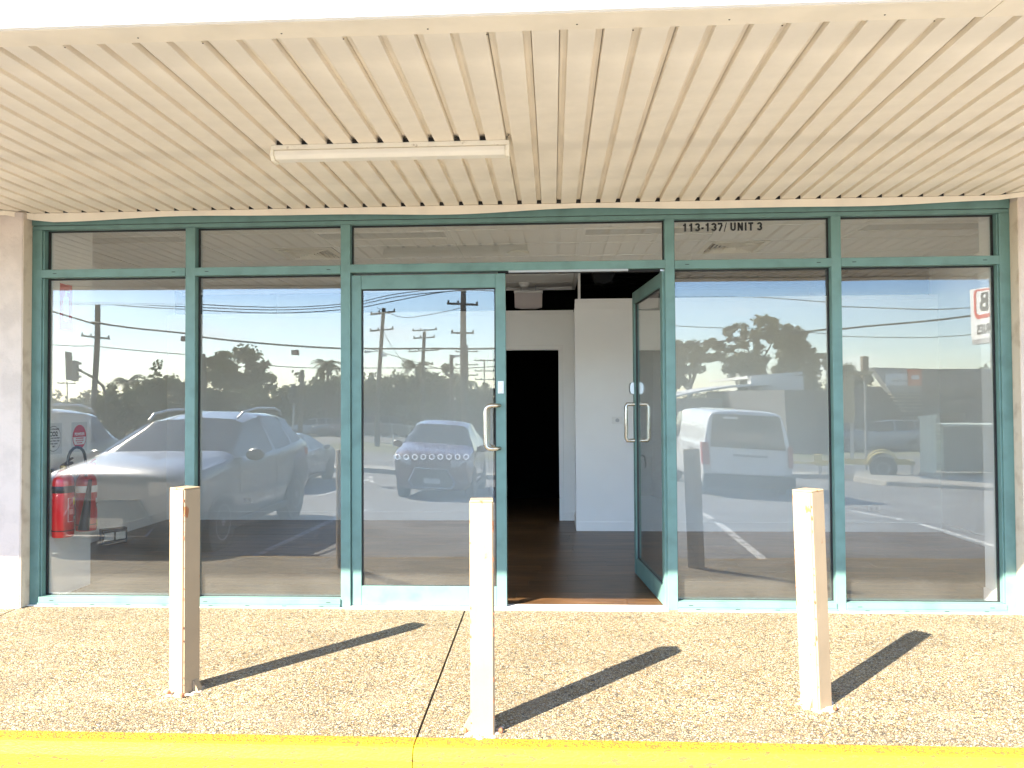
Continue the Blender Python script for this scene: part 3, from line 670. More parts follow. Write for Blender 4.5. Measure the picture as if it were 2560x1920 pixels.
# extinguishers hanging on the left return wall (faces +x)
def extinguisher(y, horn, label):
    t = thing('fire_extinguisher', label, 'fire extinguisher', (-3.755, y, .485), 0, 'fire extinguishers on the left return wall')
    r = .076; h = .44 if not horn else .47
    bm = bmesh.new(); bm_lathe(bm, [(.05, 0), (r - .004, .004), (r, .02), (r, h - .05), (r - .006, h - .02), (r - .025, h + .01), (.03, h + .03), (.02, h + .05)], 32); done('cylinder', bm, redp, t, smooth=True)
    bm = bmesh.new(); bm_lathe(bm, [(r + .0006, .05), (r + .0012, .052), (r + .0012, .056), (r + .0006, .058)], 32); done('base_seam', bm, black, t, smooth=True)
    bz = .33 if horn else .30
    bm = bmesh.new(); bm_lathe(bm, [(r + .0004, bz + .01), (r + .001, bz + .011), (r + .001, bz + .062), (r + .0004, bz + .063)], 32); done('colour_band', bm, blk if horn else whitelab, t, smooth=True)
    # curved labels facing camera / room (+x, -y)
    def curl(name, a0, a1, z0, z1, m, rr=.0012):
        bm = bmesh.new(); n = 10; A = []
        for k in range(n + 1):
            a = R(a0 + (a1 - a0) * k / n); c_, s_ = math.cos(a), math.sin(a)
            A.append([bm.verts.new(((r + q) * c_, (r + q) * s_, z)) for q, z in ((rr, z0), (rr, z1), (rr - .0008, z1), (rr - .0008, z0))])
        for p, q in zip(A, A[1:]):
            for i in range(4): bm.faces.new((p[i], p[(i + 1) % 4], q[(i + 1) % 4], q[i]))
        bm.faces.new(A[0]); bm.faces.new(A[-1]); return done(name, bm, m, t, smooth=True)
    if horn:
        for a in ((-32, -30), (58, 60)): curl('label_border', *a, .12, .30, inkw)
        curl('label_border', -32, 60, .298, .300, inkw); curl('label_border', -32, 60, .12, .122, inkw)
        curl('yellow_sticker', 5, 58, .245, .296, yellab, .0018); curl('warning_panel', 5, 58, .128, .165, blk, .0018)
        curl('pictogram', 10, 30, .133, .158, inkw, .0024); curl('pictogram', 36, 52, .133, .158, inkw, .0024)
        curl('pictogram', -24, 6, .175, .215, mat('pale_red_print', (.7, .3, .28), .5), .0018); curl('pictogram', 14, 44, .175, .215, MATS['pale_red_print'], .0018)
        for k in range(3): curl('print_line', -26, 50 - k * 6, .224 + k * .006, .2262 + k * .006, MATS['pale_red_print'], .002)
    else:
        curl('name_panel', 0, 60, .225, .262, whitelab, .0016); curl('warning_panel', 0, 60, .19, .222, blk, .0018); curl('pictogram', 8, 28, .194, .216, inkw, .0024)
        curl('yellow_sticker', 15, 62, .035, .085, yellab, .0018); curl('instruction_panel', 10, 50, .1, .17, redlab, .0018)
    H = h + .05
    bm = bmesh.new(); bm_lathe(bm, [(.022, H - .01), (.026, H), (.026, H + .025), (.018, H + .03)], 16); done('valve', bm, mat('brass', (.5, .38, .16), .35, metal=1) if 'brass' not in MATS else MATS['brass'], t, smooth=True)
    bm = bmesh.new(); bm_prism(bm, [(-.02, H + .03), (.10, H + .05), (.115, H + .04), (.11, H + .03), (.02, H + .012), (-.02, H + .01)], 'x', -.009, .009)
    bm_prism(bm, [(-.02, H + .036), (.02, H + .046), (.11, H + .082), (.118, H + .072), (.03, H + .038), (-.02, H + .031)], 'x', -.007, .007); done('lever', bm, blk if horn else redp, t)
    if horn:
        bm = bmesh.new(); P = [(0.02, .02, H + .015)]
        for k in range(9):
            a = R(180 - 180 * k / 8); P.append((.03, .12 + .11 * math.cos(a), H + .06 + .10 * math.sin(a)))
        P += [(.035, .232, H + .0), (.04, .225, H - .08)]
        bm_tube(bm, P, .011, 10); done('hose', bm, blk, t, smooth=True)
        bm = bmesh.new(); bm_lathe(bm, [(.014, .40), (.017, .33), (.03, .16), (.042, .0), (.036, -.0), (.02, .14), (.012, .3)], 20); o = done('discharge_horn', bm, blk, t, smooth=True); o.location = (.045, .19, .02); o.rotation_euler = (R(-6), R(4), 0)
    boxes('wall_bracket', [(-.095, -.078, -.012, .012, H - .12, H - .0)], steelg, t)
    return t
extinguisher(.125, True, 'red extinguisher with black band and hose, nearest the window on the left wall')
extinguisher(.425, False, 'red extinguisher with white band behind the black hose on the left wall')
WX = -3.8495; RW = (R(90), 0, R(90))
def oval(name, y, z, ry, rz_, m, parent, dx):
    bm = bmesh.new(); n = 32; A = [bm.verts.new((dx, y + ry * math.cos(2 * math.pi * k / n), z + rz_ * math.sin(2 * math.pi * k / n))) for k in range(n)]
    B = [bm.verts.new(v.co + Vector((.0006, 0, 0))) for v in A]; bm.faces.new(A[::-1]); bm.faces.new(B)
    for k in range(n): bm.faces.new((A[k], A[(k + 1) % n], B[(k + 1) % n], B[k]))
    return done(name, bm, m, parent)
s1 = thing('extinguisher_sign', 'clear square sticker with black oval CO2 notice on the left wall', 'sign', (WX, .145, 1.235), 0, 'round extinguisher notices on the left wall')
box('backing', 0, .001, -.105, .105, -.12, .12, mat('grey_clear_vinyl', (.68, .69, .68), .3), s1)
oval('ring', 0, 0, .09, .098, inkb, s1, .0012); oval('disc', 0, 0, .086, .094, mat('pale_disc', (.74, .74, .72), .5), s1, .002)
text('main_word', 'CO2', .05, inkb, s1, (.003, -.002, .02), RW, bold=.0015, align='CENTER')
for k, s in enumerate(('TO BE USED FOR PAINT,', 'OIL, ELECTRICAL AND', 'OTHER LIQUID', 'FIRES')): text('small_print', s, .0175, inkb, s1, (.003, 0, -.002 - k * .021), RW, align='CENTER', sx=.8)
text('small_print', 'THIS EXTINGUISHER', .0165, inkb, s1, (.003, 0, .068), RW, align='CENTER', sx=.85)
s2 = thing('extinguisher_sign', 'red and white round POWDER notice on the left wall', 'sign', (WX, .475, 1.235), 0, 'round extinguisher notices on the left wall')
box('backing', 0, .001, -.105, .105, -.12, .12, MATS['grey_clear_vinyl'], s2)
oval('disc', 0, 0, .092, .098, redlab, s2, .0012)
bm = bmesh.new(); bm_prism(bm, [(-.084, .0), (.084, .0), (.08, -.03), (.062, -.062), (-.062, -.062), (-.08, -.03)], 'x', .002, .0026); done('white_panel', bm, whitelab, s2)
text('main_word', 'POWDER', .034, inkw, s2, (.003, 0, .012), RW, bold=.0008, align='CENTER', sx=.9)
for k, s in enumerate(('THIS EXTINGUISHER', 'MUST NOT BE USED', 'ON FAT FIRES')): text('small_print', s, .0145, redlab, s2, (.0032, 0, -.016 - k * .018), RW, align='CENTER', sx=.8)
s3 = thing('extinguisher_location_sign', 'tall red fire extinguisher location sign high on the left wall', 'sign', (WX, .285, 2.27))
box('plate', 0, .002, -.085, .085, -.19, .19, mat('white_edge', (.8, .78, .76), .5), s3); box('red_face', .0021, .003, -.076, .076, -.18, .18, redlab, s3)
bm = bmesh.new(); bm_prism(bm, [(-.034, -.11), (.034, -.11), (.034, .06), (.02, .085), (-.02, .085), (-.034, .06)], 'x', .0031, .004); bm_box(bm, .0031, .004, -.012, .012, .086, .115); bm_box(bm, .0031, .004, -.012, .045, .1155, .127)
done('extinguisher_symbol', bm, inkw, s3)

# ------------------------------------------------------------------ canopy
cp = thing('canopy', 'cream ribbed metal awning ceiling hanging over the pavement', 'canopy')
CZ0 = 2.942; pitch = .1425; xc0 = .05
def pan_mesh(alt):
    bm = bmesh.new(); gw = .0175; dp = .021
    prof = [(-pitch / 2 - gw * .0 + 0, dp)]
    # origin at pan centre; grooves at +-pitch/2
    e = pitch / 2
    dp = .027
    if alt: prof = [(-e, dp), (-e + .0125, dp), (-e + .0125, dp + .02), (-e + .0145, dp + .02), (-e + .0165, dp * .5), (-e + .0175, .0015), (-e + .021, 0), (e - .021, 0), (e - .0175, .0015), (e - .0165, dp * .5), (e - .0145, dp + .02), (e - .0125, dp + .02), (e - .0125, dp), (e, dp)]
    else: prof = [(-e, dp), (-e + .0145, dp), (-e + .0165, dp * .5), (-e + .0175, .0015), (-e + .021, 0), (e - .021, 0), (e - .0175, .0015), (e - .0165, dp * .5), (e - .0145, dp), (e, dp)]
    y0, y1 = -2.72, -.0
    A = [bm.verts.new((x, y0, z)) for x, z in prof]; B = [bm.verts.new((x, y1, z)) for x, z in prof]
    A2 = [bm.verts.new((x, y0, z + .001)) for x, z in prof]; B2 = [bm.verts.new((x, y1, z + .001)) for x, z in prof]
    n = len(prof)
    for i in range(n - 1):
        bm.faces.new((A[i], A[i + 1], B[i + 1], B[i])); bm.faces.new((A2[i], B2[i], B2[i + 1], A2[i + 1]))
        bm.faces.new((A[i], A2[i], A2[i + 1], A[i + 1])); bm.faces.new((B[i], B[i + 1], B2[i + 1], B2[i]))
    bm.faces.new((A[0], B[0], B2[0], A2[0])); bm.faces.new((A[-1], A2[-1], B2[-1], B[-1]))
    bmesh.ops.recalc_face_normals(bm, faces=bm.faces)
    me = bpy.data.meshes.new('soffit_pan'); bm.to_mesh(me); bm.free(); me.materials.append(cream); return me
pans = [pan_mesh(0), pan_mesh(1)]
for k in range(-46, 44):
    x = xc0 + pitch * (k + .5)
    o = bpy.data.objects.new('soffit_pan', pans[k % 2]); C.objects.link(o); o.parent = cp; o.location = (x, 0, CZ0 + rnd.random() * .0012)
# wavy flashing along the shopfront head
bm = bmesh.new(); n = 120; A = []
for k in range(n + 1):
    x = -9 + 18 * k / n
    wv = (.011 * math.sin(x * 2.3 + .7) + .006 * math.sin(x * 4.1 + 1)) if -3.9 < x < 3.2 else 0
    zb = 2.888 + wv; yf = -.032
    if not (-3.93 < x < 3.24): yf = -.135; zb = 2.905
    A.append([bm.verts.new(p) for p in ((x, yf, 2.939), (x, yf, zb), (x, yf + .003, zb), (x, yf + .003, 2.936), (x, .0, 2.936), (x, .0, 2.939))])
for a, b in zip(A, A[1:]):
    for i in range(6): bm.faces.new((a[i], a[(i + 1) % 6], b[(i + 1) % 6], b[i]))
bm.faces.new(A[0]); bm.faces.new(A[-1]); done('wall_flashing', bm, creamtrim, cp)
# outer trim and fascia
for x0, x1 in ((-7, 1.618), (1.622, 7)):
    bm = bmesh.new(); bm_prism(bm, [(-2.70, 2.936), (-2.70, 2.932), (-2.835, 2.926), (-2.838, 2.934), (-2.836, 2.939)], 'x', x0, x1); done('edge_trim', bm, creamtrim, cp)
bm = bmesh.new(); bm_box(bm, -7, 7, -2.86, -2.839, 2.928, 3.42); done('fascia', bm, whitefascia, cp)
bm = bmesh.new(); bm_box(bm, -7, 7, -2.8385, .1, 3.0, 3.03); done('canopy_roof', bm, roofm, cp)
bm = bmesh.new()
for k in range(-46, 44):
    x = xc0 + pitch * k; bm_box(bm, x - .016, x + .016, -.0295, -.024, 2.9395, 2.966)
tag(done('rib_end_shadow_gap', bm, black, cp), kind='stuff')
scr = bmesh.new()
for k in range(-12, 12):
    x = k * .57 + .1; bm_lathe(scr, [(.004, 0), (.0035, -.002)], 6, 'z', (x, -2.745 - .0 * k, 2.9305)); bm_lathe(scr, [(.0035, 0), (.003, -.002)], 6, 'z', (x + .22, -2.66, 2.942))
tag(done('trim_screw', scr, mat('dark_screw', (.06, .05, .04), .6), cp), kind='stuff')
# batten light
bl = thing('batten_light', 'white fluorescent batten light fixed under the ribbed awning', 'light', (-.9, -1.385, CZ0))
hx = .667
box('housing', -hx, hx, -.045, .045, -.028, -.0005, lightbody, bl, bevel=.002)
bm = bmesh.new(); bm_prism(bm, [(-.04, -.0285), (-.052, -.034), (-.052, -.06), (-.03, -.078), (.03, -.078), (.052, -.06), (.052, -.034), (.04, -.0285)], 'x', -hx + .021, hx - .021); done('diffuser', bm, lightplast, bl, bevel=.003)
for s in (-1, 1):
    x0, x1 = sorted((s * hx, s * (hx - .02))); bm = bmesh.new()
    bm_prism(bm, [(-.048, -.0285), (-.058, -.032), (-.058, -.064), (-.034, -.086), (.034, -.086), (.058, -.064), (.058, -.032), (.048, -.0285)], 'x', x0, x1); done('end_cap', bm, lightbody, bl, bevel=.002)
gr = bmesh.new(); rg = random.Random(5)
for k in range(-12, -1):
    x = xc0 + pitch * k + .9
    if abs(x) < hx + .05:
        for q in range(7):
            a = rg.uniform(-.014, .014); l = rg.uniform(.01, .045); zz = rg.uniform(.006, .022)
            bm_tube(gr, [(x + a, -.046, zz), (x + a + rg.uniform(-.01, .01), -.046 - l, zz + .002)], .0012, 4)
tag(done('cobwebs', gr, cob, bl), kind='stuff')
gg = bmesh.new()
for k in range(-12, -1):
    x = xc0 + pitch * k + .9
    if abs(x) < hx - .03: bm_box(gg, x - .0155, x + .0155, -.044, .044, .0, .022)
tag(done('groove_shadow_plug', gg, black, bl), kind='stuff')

# ------------------------------------------------------------------ bollards
def bollard(x, y, rot, s, label, lean=(0, 0), gusset=None, bolts=None):
    z = y * .0305
    t = thing('bollard', label, 'bollard', (x, y, z), 0, 'cream square steel posts in front of the shop'); h = s / 2
    t.rotation_euler = (lean[0], lean[1], R(rot))
    bm = bmesh.new(); bm_box(bm, -h, h, -h, h, -.08, 1.085)
    ed = [e for e in bm.edges if abs(e.verts[0].co.z - e.verts[1].co.z) > .5]
    bmesh.ops.bevel(bm, geom=ed, offset=.008, segments=3, affect='EDGES'); done('post', bm, postm, t, smooth=True)
    bm = bmesh.new(); bm_box(bm, -h + .002, h - .002, -h + .002, h - .002, 1.0852, 1.094); done('cap', bm, postm, t, bevel=.003)
    rs = bmesh.new(); rg = random.Random(int(x * 10))
    for sx_, sy_ in ((-1, -1), (1, -1), (-1, 1)):      # rust breaking through along the corner
        zz = .05
        while zz < 1.07:
            l = rg.uniform(.004, .028); wd = rg.uniform(.001, .0038)
            if rg.random() < .5: bm_lathe(rs, [(wd * .4, zz), (wd, zz + l * .3), (wd * .8, zz + l * .7), (wd * .3, zz + l)], 6, 'z', (sx_ * (h - .0035), sy_ * (h - .0035), 0))
            zz += rg.uniform(.02, .07)
    tag(done('rust_spots', rs, rustm, t), kind='stuff')
    rs = bmesh.new()
    for i in range(26):
        a = i * .24; rr = h * 1.25 + .022 * math.sin(i * 2.1)
        bm_lathe(rs, [(.02, .0), (.013, .006), (.004, .009)], 7, 'z', (rr * math.cos(a), rr * math.sin(a), -.003 + .0305 * 0))
    tag(done('mortar_patch', rs, grout, t), kind='stuff')
    if gusset:
        gx, gy, ang = gusset; bm = bmesh.new(); bm_prism(bm, [(0, 0), (.038, 0), (.006, .058), (0, .06)], 'y', -.02, .02); g_ = done('gusset', bm, postm, t); g_.location = (gx, gy, 0); g_.rotation_euler = (0, 0, ang)
    for bx_, by_ in (bolts or []):
        bm = bmesh.new(); bm_lathe(bm, [(.011, .0), (.011, .012), (.005, .02)], 6, 'z', (bx_, by_, .004)); done('anchor_bolt', bm, rustm, t)
bollard(-2.0, -1.53, -24, .115, 'cream square bollard left of the doors, in front of the second window pane', gusset=(.055, .022, .25), bolts=[(-.02, -.085), (.08, -.08)])
bollard(-.345, -1.945, 4, .115, 'cream square bollard closest to the kerb, in front of the double doors', bolts=[(-.082, -.035), (.086, -.04)], gusset=(-.056, .02, math.pi))
bollard(1.325, -1.60, 38, .114, 'leaning cream square bollard right of the doors with rusty top corner', lean=(R(-.6), R(-1.4)), gusset=(-.05, -.0, math.pi), bolts=[(.01, -.1)])

# ------------------------------------------------------------------ vehicles
def wheel_set(par, r, wb_f, wb_r, tr, wd=.21):
    key = ('wh', round(r, 3), round(wd, 2))
    if key not in UNIT:
        bm = bmesh.new(); bm_lathe(bm, [(r * .62, -wd / 2), (r * .93, -wd / 2), (r, -wd / 2 + .03), (r, wd / 2 - .03), (r * .93, wd / 2), (r * .62, wd / 2)], 28, 'x'); bmesh.ops.recalc_face_normals(bm, faces=bm.faces)
        m1 = bpy.data.meshes.new('tyre'); bm.to_mesh(m1); bm.free(); m1.materials.append(tyre)
        for p in m1.polygons: p.use_smooth = True
        bm = bmesh.new(); bm_lathe(bm, [(r * .64, wd / 2 - .05), (r * .64, wd / 2 + .004), (r * .57, wd / 2 - .002), (r * .56, wd / 2 - .04), (.01, wd / 2 - .045)], 24, 'x')
        for k in range(7):
            a = 2 * math.pi * k / 7; d = Vector((0, math.cos(a), math.sin(a))); p = Vector((0, -math.sin(a), math.cos(a)))
            vs = []
            for rr, ww, xx in ((.03, .025, wd / 2 - .01), (r * .6, .035, wd / 2 - .004)):
                for sg in (-1, 1):
                    for dx in (0, -.03): vs.append(bm.verts.new(d * rr + p * ww * sg + Vector((xx + dx, 0, 0))))
            for f in ((0, 2, 6, 4), (1, 5, 7, 3), (0, 4, 5, 1), (2, 3, 7, 6)): bm.faces.new([vs[i] for i in f])
        bm_lathe(bm, [(.05, wd / 2 - .04), (.05, wd / 2), (.03, wd / 2 + .006)], 12, 'x')
        bmesh.ops.recalc_face_normals(bm, faces=bm.faces)
        m2 = bpy.data.meshes.new('rim'); bm.to_mesh(m2); bm.free(); m2.materials.append(alloy); UNIT[key] = (m1, m2)
    m1, m2 = UNIT[key]
    for y in (wb_f, wb_r):
        for s in (-1, 1):
            t = bpy.data.objects.new('wheel', m1); C.objects.link(t); t.parent = par; t.location = (s * tr, y, r); t.rotation_euler = (0, 0, 0 if s > 0 else math.pi)
            q = bpy.data.objects.new('rim', m2); C.objects.link(q); q.parent = t
def car_body(par, st, paint, nameglass=True, lvl=2):
    bm = bmesh.new(); rings = []; vcr = bm.verts.layers.float.new('crease_vert'); cre = bm.edges.layers.float.new('crease_edge')
    for (y, w_, zb, zm, zbelt, wt, zt, fl_) in st:
        p = [(0, zb), (w_ - .14, zb), (w_ - .02, zb + .09), (w_, zm), (w_ - .012, zbelt - .07), (w_ - .05, zbelt), (wt, zt - .075), (wt - .13, zt - .02), (0, zt)]
        pts = p + [(-a, b) for a, b in reversed(p[1:-1])]
        rings.append([bm.verts.new((a, y, b)) for a, b in pts])
    n = len(rings[0])
    for i in range(len(rings) - 1):
        fl_ = st[i][7]
        for k in range(n):
            f = bm.faces.new((rings[i][k], rings[i][(k + 1) % n], rings[i + 1][(k + 1) % n], rings[i + 1][k])); seg = k if k < 8 else 15 - k
            if fl_ == 'ws' and seg in (6, 7): f.material_index = 1
            elif fl_ in ('side', 'ws', 'rs') and seg == 5: f.material_index = 2
            elif fl_ in ('rw', 'rs') and seg in (6, 7): f.material_index = 3 if fl_ == 'rw' else 0
    bm.faces.new(rings[0][::-1]); f = bm.faces.new(rings[-1])
    if st[-1][7] == 'flat': pass
    for e in bm.edges:
        ms = {f.material_index for f in e.link_faces}
        if len(ms) > 1: e[cre] = 1.0
    for v in bm.verts:
        if len({f.material_index for f in v.link_faces}) > 1: v[vcr] = .9
    for ring in rings:
        for k in (5, 11):
            for e in ring[k].link_edges:
                if e.other_vert(ring[k]) not in ring: e[cre] = max(e[cre], .55)
    bmesh.ops.recalc_face_normals(bm, faces=bm.faces)
    me = bpy.data.meshes.new('body'); bm.to_mesh(me); bm.free()
    t = bpy.data.objects.new('t', me); C.objects.link(t); md = t.modifiers.new('s', 'SUBSURF'); md.levels = lvl; md.render_levels = lvl
    dg = bpy.context.evaluated_depsgraph_get(); me2 = bpy.data.meshes.new_from_object(t.evaluated_get(dg)); bpy.data.objects.remove(t)
    for idx, nm, mm in ((0, 'body', paint), (1, 'windscreen', carglass), (2, 'side_windows', carglass), (3, 'rear_window', carglass)):
        b = bmesh.new(); b.from_mesh(me2); b.faces.ensure_lookup_table()
        kill = [f for f in b.faces if f.material_index != idx]; bmesh.ops.delete(b, geom=kill, context='FACES')
        if not b.faces: b.free(); continue
        if idx:
            for v in b.verts: v.co += v.normal * -.004
        for f in b.faces: f.smooth = True; f.material_index = 0
        m3 = bpy.data.meshes.new(nm); b.to_mesh(m3); b.free(); link(nm, m3, mm, par)
def arches(par, r, ys_, w_):
    for y in ys_:
        for s in (-1, 1):
            bm = bmesh.new(); bm_lathe(bm, [(r + .055, s * (w_ - .16)), (r + .055, s * (w_ + .004)), (r + .0, s * (w_ + .004)), (r + .0, s * (w_ - .16))], 28, 'x', (0, y, r)); done('wheel_arch', bm, blk, par)
SUVST = [(2.17, .74, .34, .52, .78, .62, .84, 'b'), (2.10, .84, .25, .58, .90, .72, .98, 'b'), (1.85, .885, .21, .6, .98, .74, 1.06, 'b'), (1.25, .90, .21, .62, 1.04, .78, 1.13, 'b'),
         (.92, .90, .21, .64, 1.06, .84, 1.17, 'ws'), (.12, .90, .21, .65, 1.05, .63, 1.55, 'side'), (-.45, .90, .21, .65, 1.06, .62, 1.63, 'b'), (-.53, .90, .21, .65, 1.065, .62, 1.635, 'side'),
         (-1.2, .90, .21, .65, 1.10, .60, 1.62, 'b'), (-1.27, .90, .21, .65, 1.11, .60, 1.61, 'side'), (-1.68, .89, .22, .66, 1.15, .58, 1.56, 'rw'), (-2.0, .87, .26, .66, 1.12, .68, 1.16, 'b'), (-2.12, .85, .3, .62, .95, .68, 1.0, 'b'), (-2.16, .80, .38, .58, .8, .66, .86, 'b')]
def suv(x, y, rz, paint, label, group=None, rails=True, plate=True, sc_=(1, 1, 1), cat='car', name='suv'):
    t = thing(name, label, cat, (x, y, gz(y) if y > -60 else -1.6), rz, group); t.scale = sc_
    car_body(t, SUVST, paint); wheel_set(t, .335, 1.33, -1.32, .80); arches(t, .335, (1.33, -1.32), .89)
    bm = bmesh.new(); bm_prism(bm, [(-.42, .30), (.42, .30), (.5, .42), (.34, .70), (-.34, .70), (-.5, .42)], 'y', 2.08, 2.182); done('grille', bm, blk, t, bevel=.02)
    bm = bmesh.new(); bm_tube(bm, [(-.44, 2.185, .31), (.44, 2.185, .31), (.53, 2.175, .42), (.36, 2.185, .71), (-.36, 2.185, .71), (-.53, 2.175, .42), (-.44, 2.185, .31)], .011, 6); done('grille_surround', bm, chrome, t)
    for s in (-1, 1):
        bm = bmesh.new(); bm_prism(bm, [(s * .44, 2.165), (s * .66, 2.145), (s * .82, 2.06), (s * .905, 1.80), (s * .84, 1.78), (s * .5, 2.0)], 'z', .74, .90); done('headlight', bm, lampw, t, bevel=.012)
        bm = bmesh.new(); bm_prism(bm, [(s * .62, -2.10), (s * .86, -2.0), (s * .885, -1.8), (s * .8, -1.8), (s * .6, -2.0)], 'z', .88, 1.02); done('tail_light', bm, lampr, t, bevel=.01)
        bm = bmesh.new(); bm_lathe(bm, [(.03, -.06), (.085, -.05), (.1, 0), (.085, .03), (.03, .04)], 14, 'y'); o = done('mirror', bm, paint if paint is not silverp else silverp, t, smooth=True); o.location = (s * 1.0, .62, 1.08); o.scale = (1.25, 1, .8)
        bm = bmesh.new(); bm_lathe(bm, [(.02, 0), (.05, .01), (.055, .03)], 12, 'y', (s * .62, 2.10, .38)); done('fog_light', bm, lampw, t)
        for ys_ in (.80, -.49, -1.24):
            bm = bmesh.new(); bm_tube(bm, [(s * .872, ys_ + (.06 if ys_ > 0 else 0), .30), (s * .899, ys_, .65), (s * .889, ys_, .93), (s * .862, ys_, 1.04)], .0045, 4); done('door_seam', bm, blk, t)
        box('sill_trim', *sorted((s * .86, s * .905)), -.95, .95, .2, .30, blk, t, bevel=.01)
        if rails:
            bm = bmesh.new(); bm_tube(bm, [(s * .57, .1, 1.54), (s * .585, -.05, 1.625), (s * .60, -.5, 1.67), (s * .59, -1.2, 1.665), (s * .57, -1.5, 1.61), (s * .56, -1.6, 1.55)], .017, 8); done('roof_rail', bm, steelg, t, smooth=True)
            bm = bmesh.new(); bm_tube(bm, [(s * (.30 if s > 0 else .58), .875, 1.12), (s * .1 - .2, .80, 1.155)], .008, 6); done('wiper', bm, blk, t)
        bm = bmesh.new(); bm_box(bm, s * .905 - .015, s * .905 + .015, .1, .3, .80, .83) if False else bm_box(bm, s * .895 - .012, s * .895 + .012, -.3, -.12, .86, .885); bm_box(bm, s * .895 - .012, s * .895 + .012, -1.1, -.92, .88, .905); done('door_handle', bm, paint, t)
    if plate:
        p = box('number_plate', -.185, .185, 2.184, 2.194, .40, .51, platem, t); box('number_plate', -.185, .185, -2.17, -2.158, .62, .73, platem, t)
    bm = bmesh.new(); bm_tube(bm, [(0, -1.35, 1.61), (.0, -1.5, 1.75)], .006, 5); done('antenna', bm, blk, t)
    return t
s_ = suv(-4.87, -4.66, 0, silverp, 'silver SUV with roof rails parked nose in beside the kerb, mirrored in the left panes', sc_=(1.05, 1, 1))
text('plate_characters', '357', .085, inkb, [c for c in s_.children if c.name.startswith('number_plate')][0], (0.0, 2.1945, .422), (R(90), 0, math.pi), align='CENTER', depth=.001)
suv(-8.0, -4.9, 0, darkp, 'dark SUV parked beyond the silver SUV at the far left edge', sc_=(1, 1, 1.07))
m_ = suv(-2.72, -13.6, 0, maroonp, 'maroon SUV facing the shop across the car park behind the left door', sc_=(1, 1, 1.06), rails=False)
suv(-7.1, -14.6, math.pi, bluep, 'grey hatchback seen from behind, parked past the silver SUV', sc_=(.95, .95, .86), rails=False, name='hatchback')
suv(16.6, -35.0, R(100), bluep, 'blue grey station wagon parked side on before the dark workshop', sc_=(1, 1.12, .9), rails=False, name='station_wagon')
suv(20.0, -34.4, R(95), darkp, 'black hatchback parked behind the pale green cabinet', sc_=(1, 1, .85), rails=False, name='hatchback')
rc_ = random.Random(11)
far = [(-20.0, -57, R(60), whitep, 'white car in the far car yard beyond the silver SUV roof'), (-17.2, -56, R(70), silverp, 'silver car in the far car yard beside the white one'), (-14.8, -53, R(80), maroonp, 'dark red car nearest the door frame in the far car yard'),
       (-24.5, -58, R(50), bluep, 'blue grey car at the left end of the far car yard'), (-13.6, -57.5, R(75), darkp, 'charcoal car on the far road behind the timber power pole'), (7.8, -48, R(20), whitep, 'white utility wagon beyond the left side of the parked van')]
for x, y, rz, p, l in far: suv(x, y, rz, p, l, 'parked cars far across the road', rails=False, plate=False, sc_=(1, 1, .92), name='parked_car')
VANST = [(2.6, .78, .34, .55, .9, .74, .95, 'b'), (2.5, .90, .26, .6, 1.02, .82, 1.08, 'b'), (2.15, .94, .24, .65, 1.1, .84, 1.25, 'ws'), (1.35, .95, .24, .7, 1.18, .76, 1.90, 'side'), (.5, .95, .24, .7, 1.2, .78, 1.97, 'b'), (.4, .95, .24, .7, 1.2, .78, 1.975, 'b'),
         (-1.6, .95, .24, .7, 1.2, .78, 1.975, 'b'), (-2.45, .95, .24, .7, 1.2, .78, 1.965, 'b'), (-2.58, .945, .26, .7, 1.2, .775, 1.945, 'b'), (-2.62, .93, .3, .7, 1.18, .76, 1.9, 'b')]
def van(x, y, rz, label, sc_=(1, 1, 1), group=None):
    t = thing('delivery_van', label, 'van', (x, y, gz(y) if y > -60 else -1.6), rz, group); t.scale = sc_
    car_body(t, VANST, whitep, lvl=2); wheel_set(t, .34, 1.55, -1.55, .83); arches(t, .34, (1.55, -1.55), .945)
    bm = bmesh.new(); bm_prism(bm, [(-.78, 1.15), (.78, 1.15), (.70, 1.82), (.66, 1.86), (-.66, 1.86), (-.70, 1.82)], 'y', -2.655, -2.6); done('rear_window', bm, carglass, t, bevel=.01)
    bm = bmesh.new(); bm_prism(bm, [(-.94, .27), (.94, .27), (.96, .33), (.96, .56), (-.96, .56), (-.96, .33)], 'y', -2.74, -2.58); done('rear_bumper', bm, blk, t, bevel=.02)
    bm = bmesh.new(); bm_prism(bm, [(-.36, .965), (.36, .965), (.36, 1.02), (0, 1.005), (-.36, 1.02)], 'y', -2.665, -2.63); done('tailgate_handle', bm, blk, t, bevel=.004)
    bm = bmesh.new(); bm_prism(bm, [(-.8, .575), (.8, .575), (.79, 1.13), (-.79, 1.13)], 'y', -2.648, -2.6); done('tailgate', bm, whitep, t, bevel=.006)
    for s in (-1, 1):
        bm = bmesh.new(); bm_prism(bm, [(s * .82, -2.665), (s * .945, -2.64), (s * .962, -2.5), (s * .84, -2.5)], 'z', .76, 1.24); done('tail_light', bm, lampr, t, bevel=.008)
        bm = bmesh.new(); bm_lathe(bm, [(.05, -.04), (.11, -.03), (.11, .02), (.05, .03)], 12, 'y'); o = done('mirror', bm, blk, t, smooth=True); o.location = (s * 1.09, 1.75, 1.2); o.scale = (.85, 1, 1.3)
        box('side_moulding', s * .955 - .006, s * .955 + .006, -2.2, -1.2, 1.02, 1.05, blk, t)
        bm = bmesh.new(); bm_prism(bm, [(s * .5, 2.59), (s * .78, 2.56), (s * .9, 2.4), (s * .5, 2.5)], 'z', .82, 1.0); done('headlight', bm, lampw, t, bevel=.01)
    box('number_plate', -.19, .19, -2.662, -2.649, .82, .93, platem, t); box('window_sticker', .2, .5, -2.66, -2.656, 1.76, 1.81, whitelab, t)
    return t
v1 = van(4.28, -14.5, math.pi, 'white delivery van parked with its rear towards the shop')
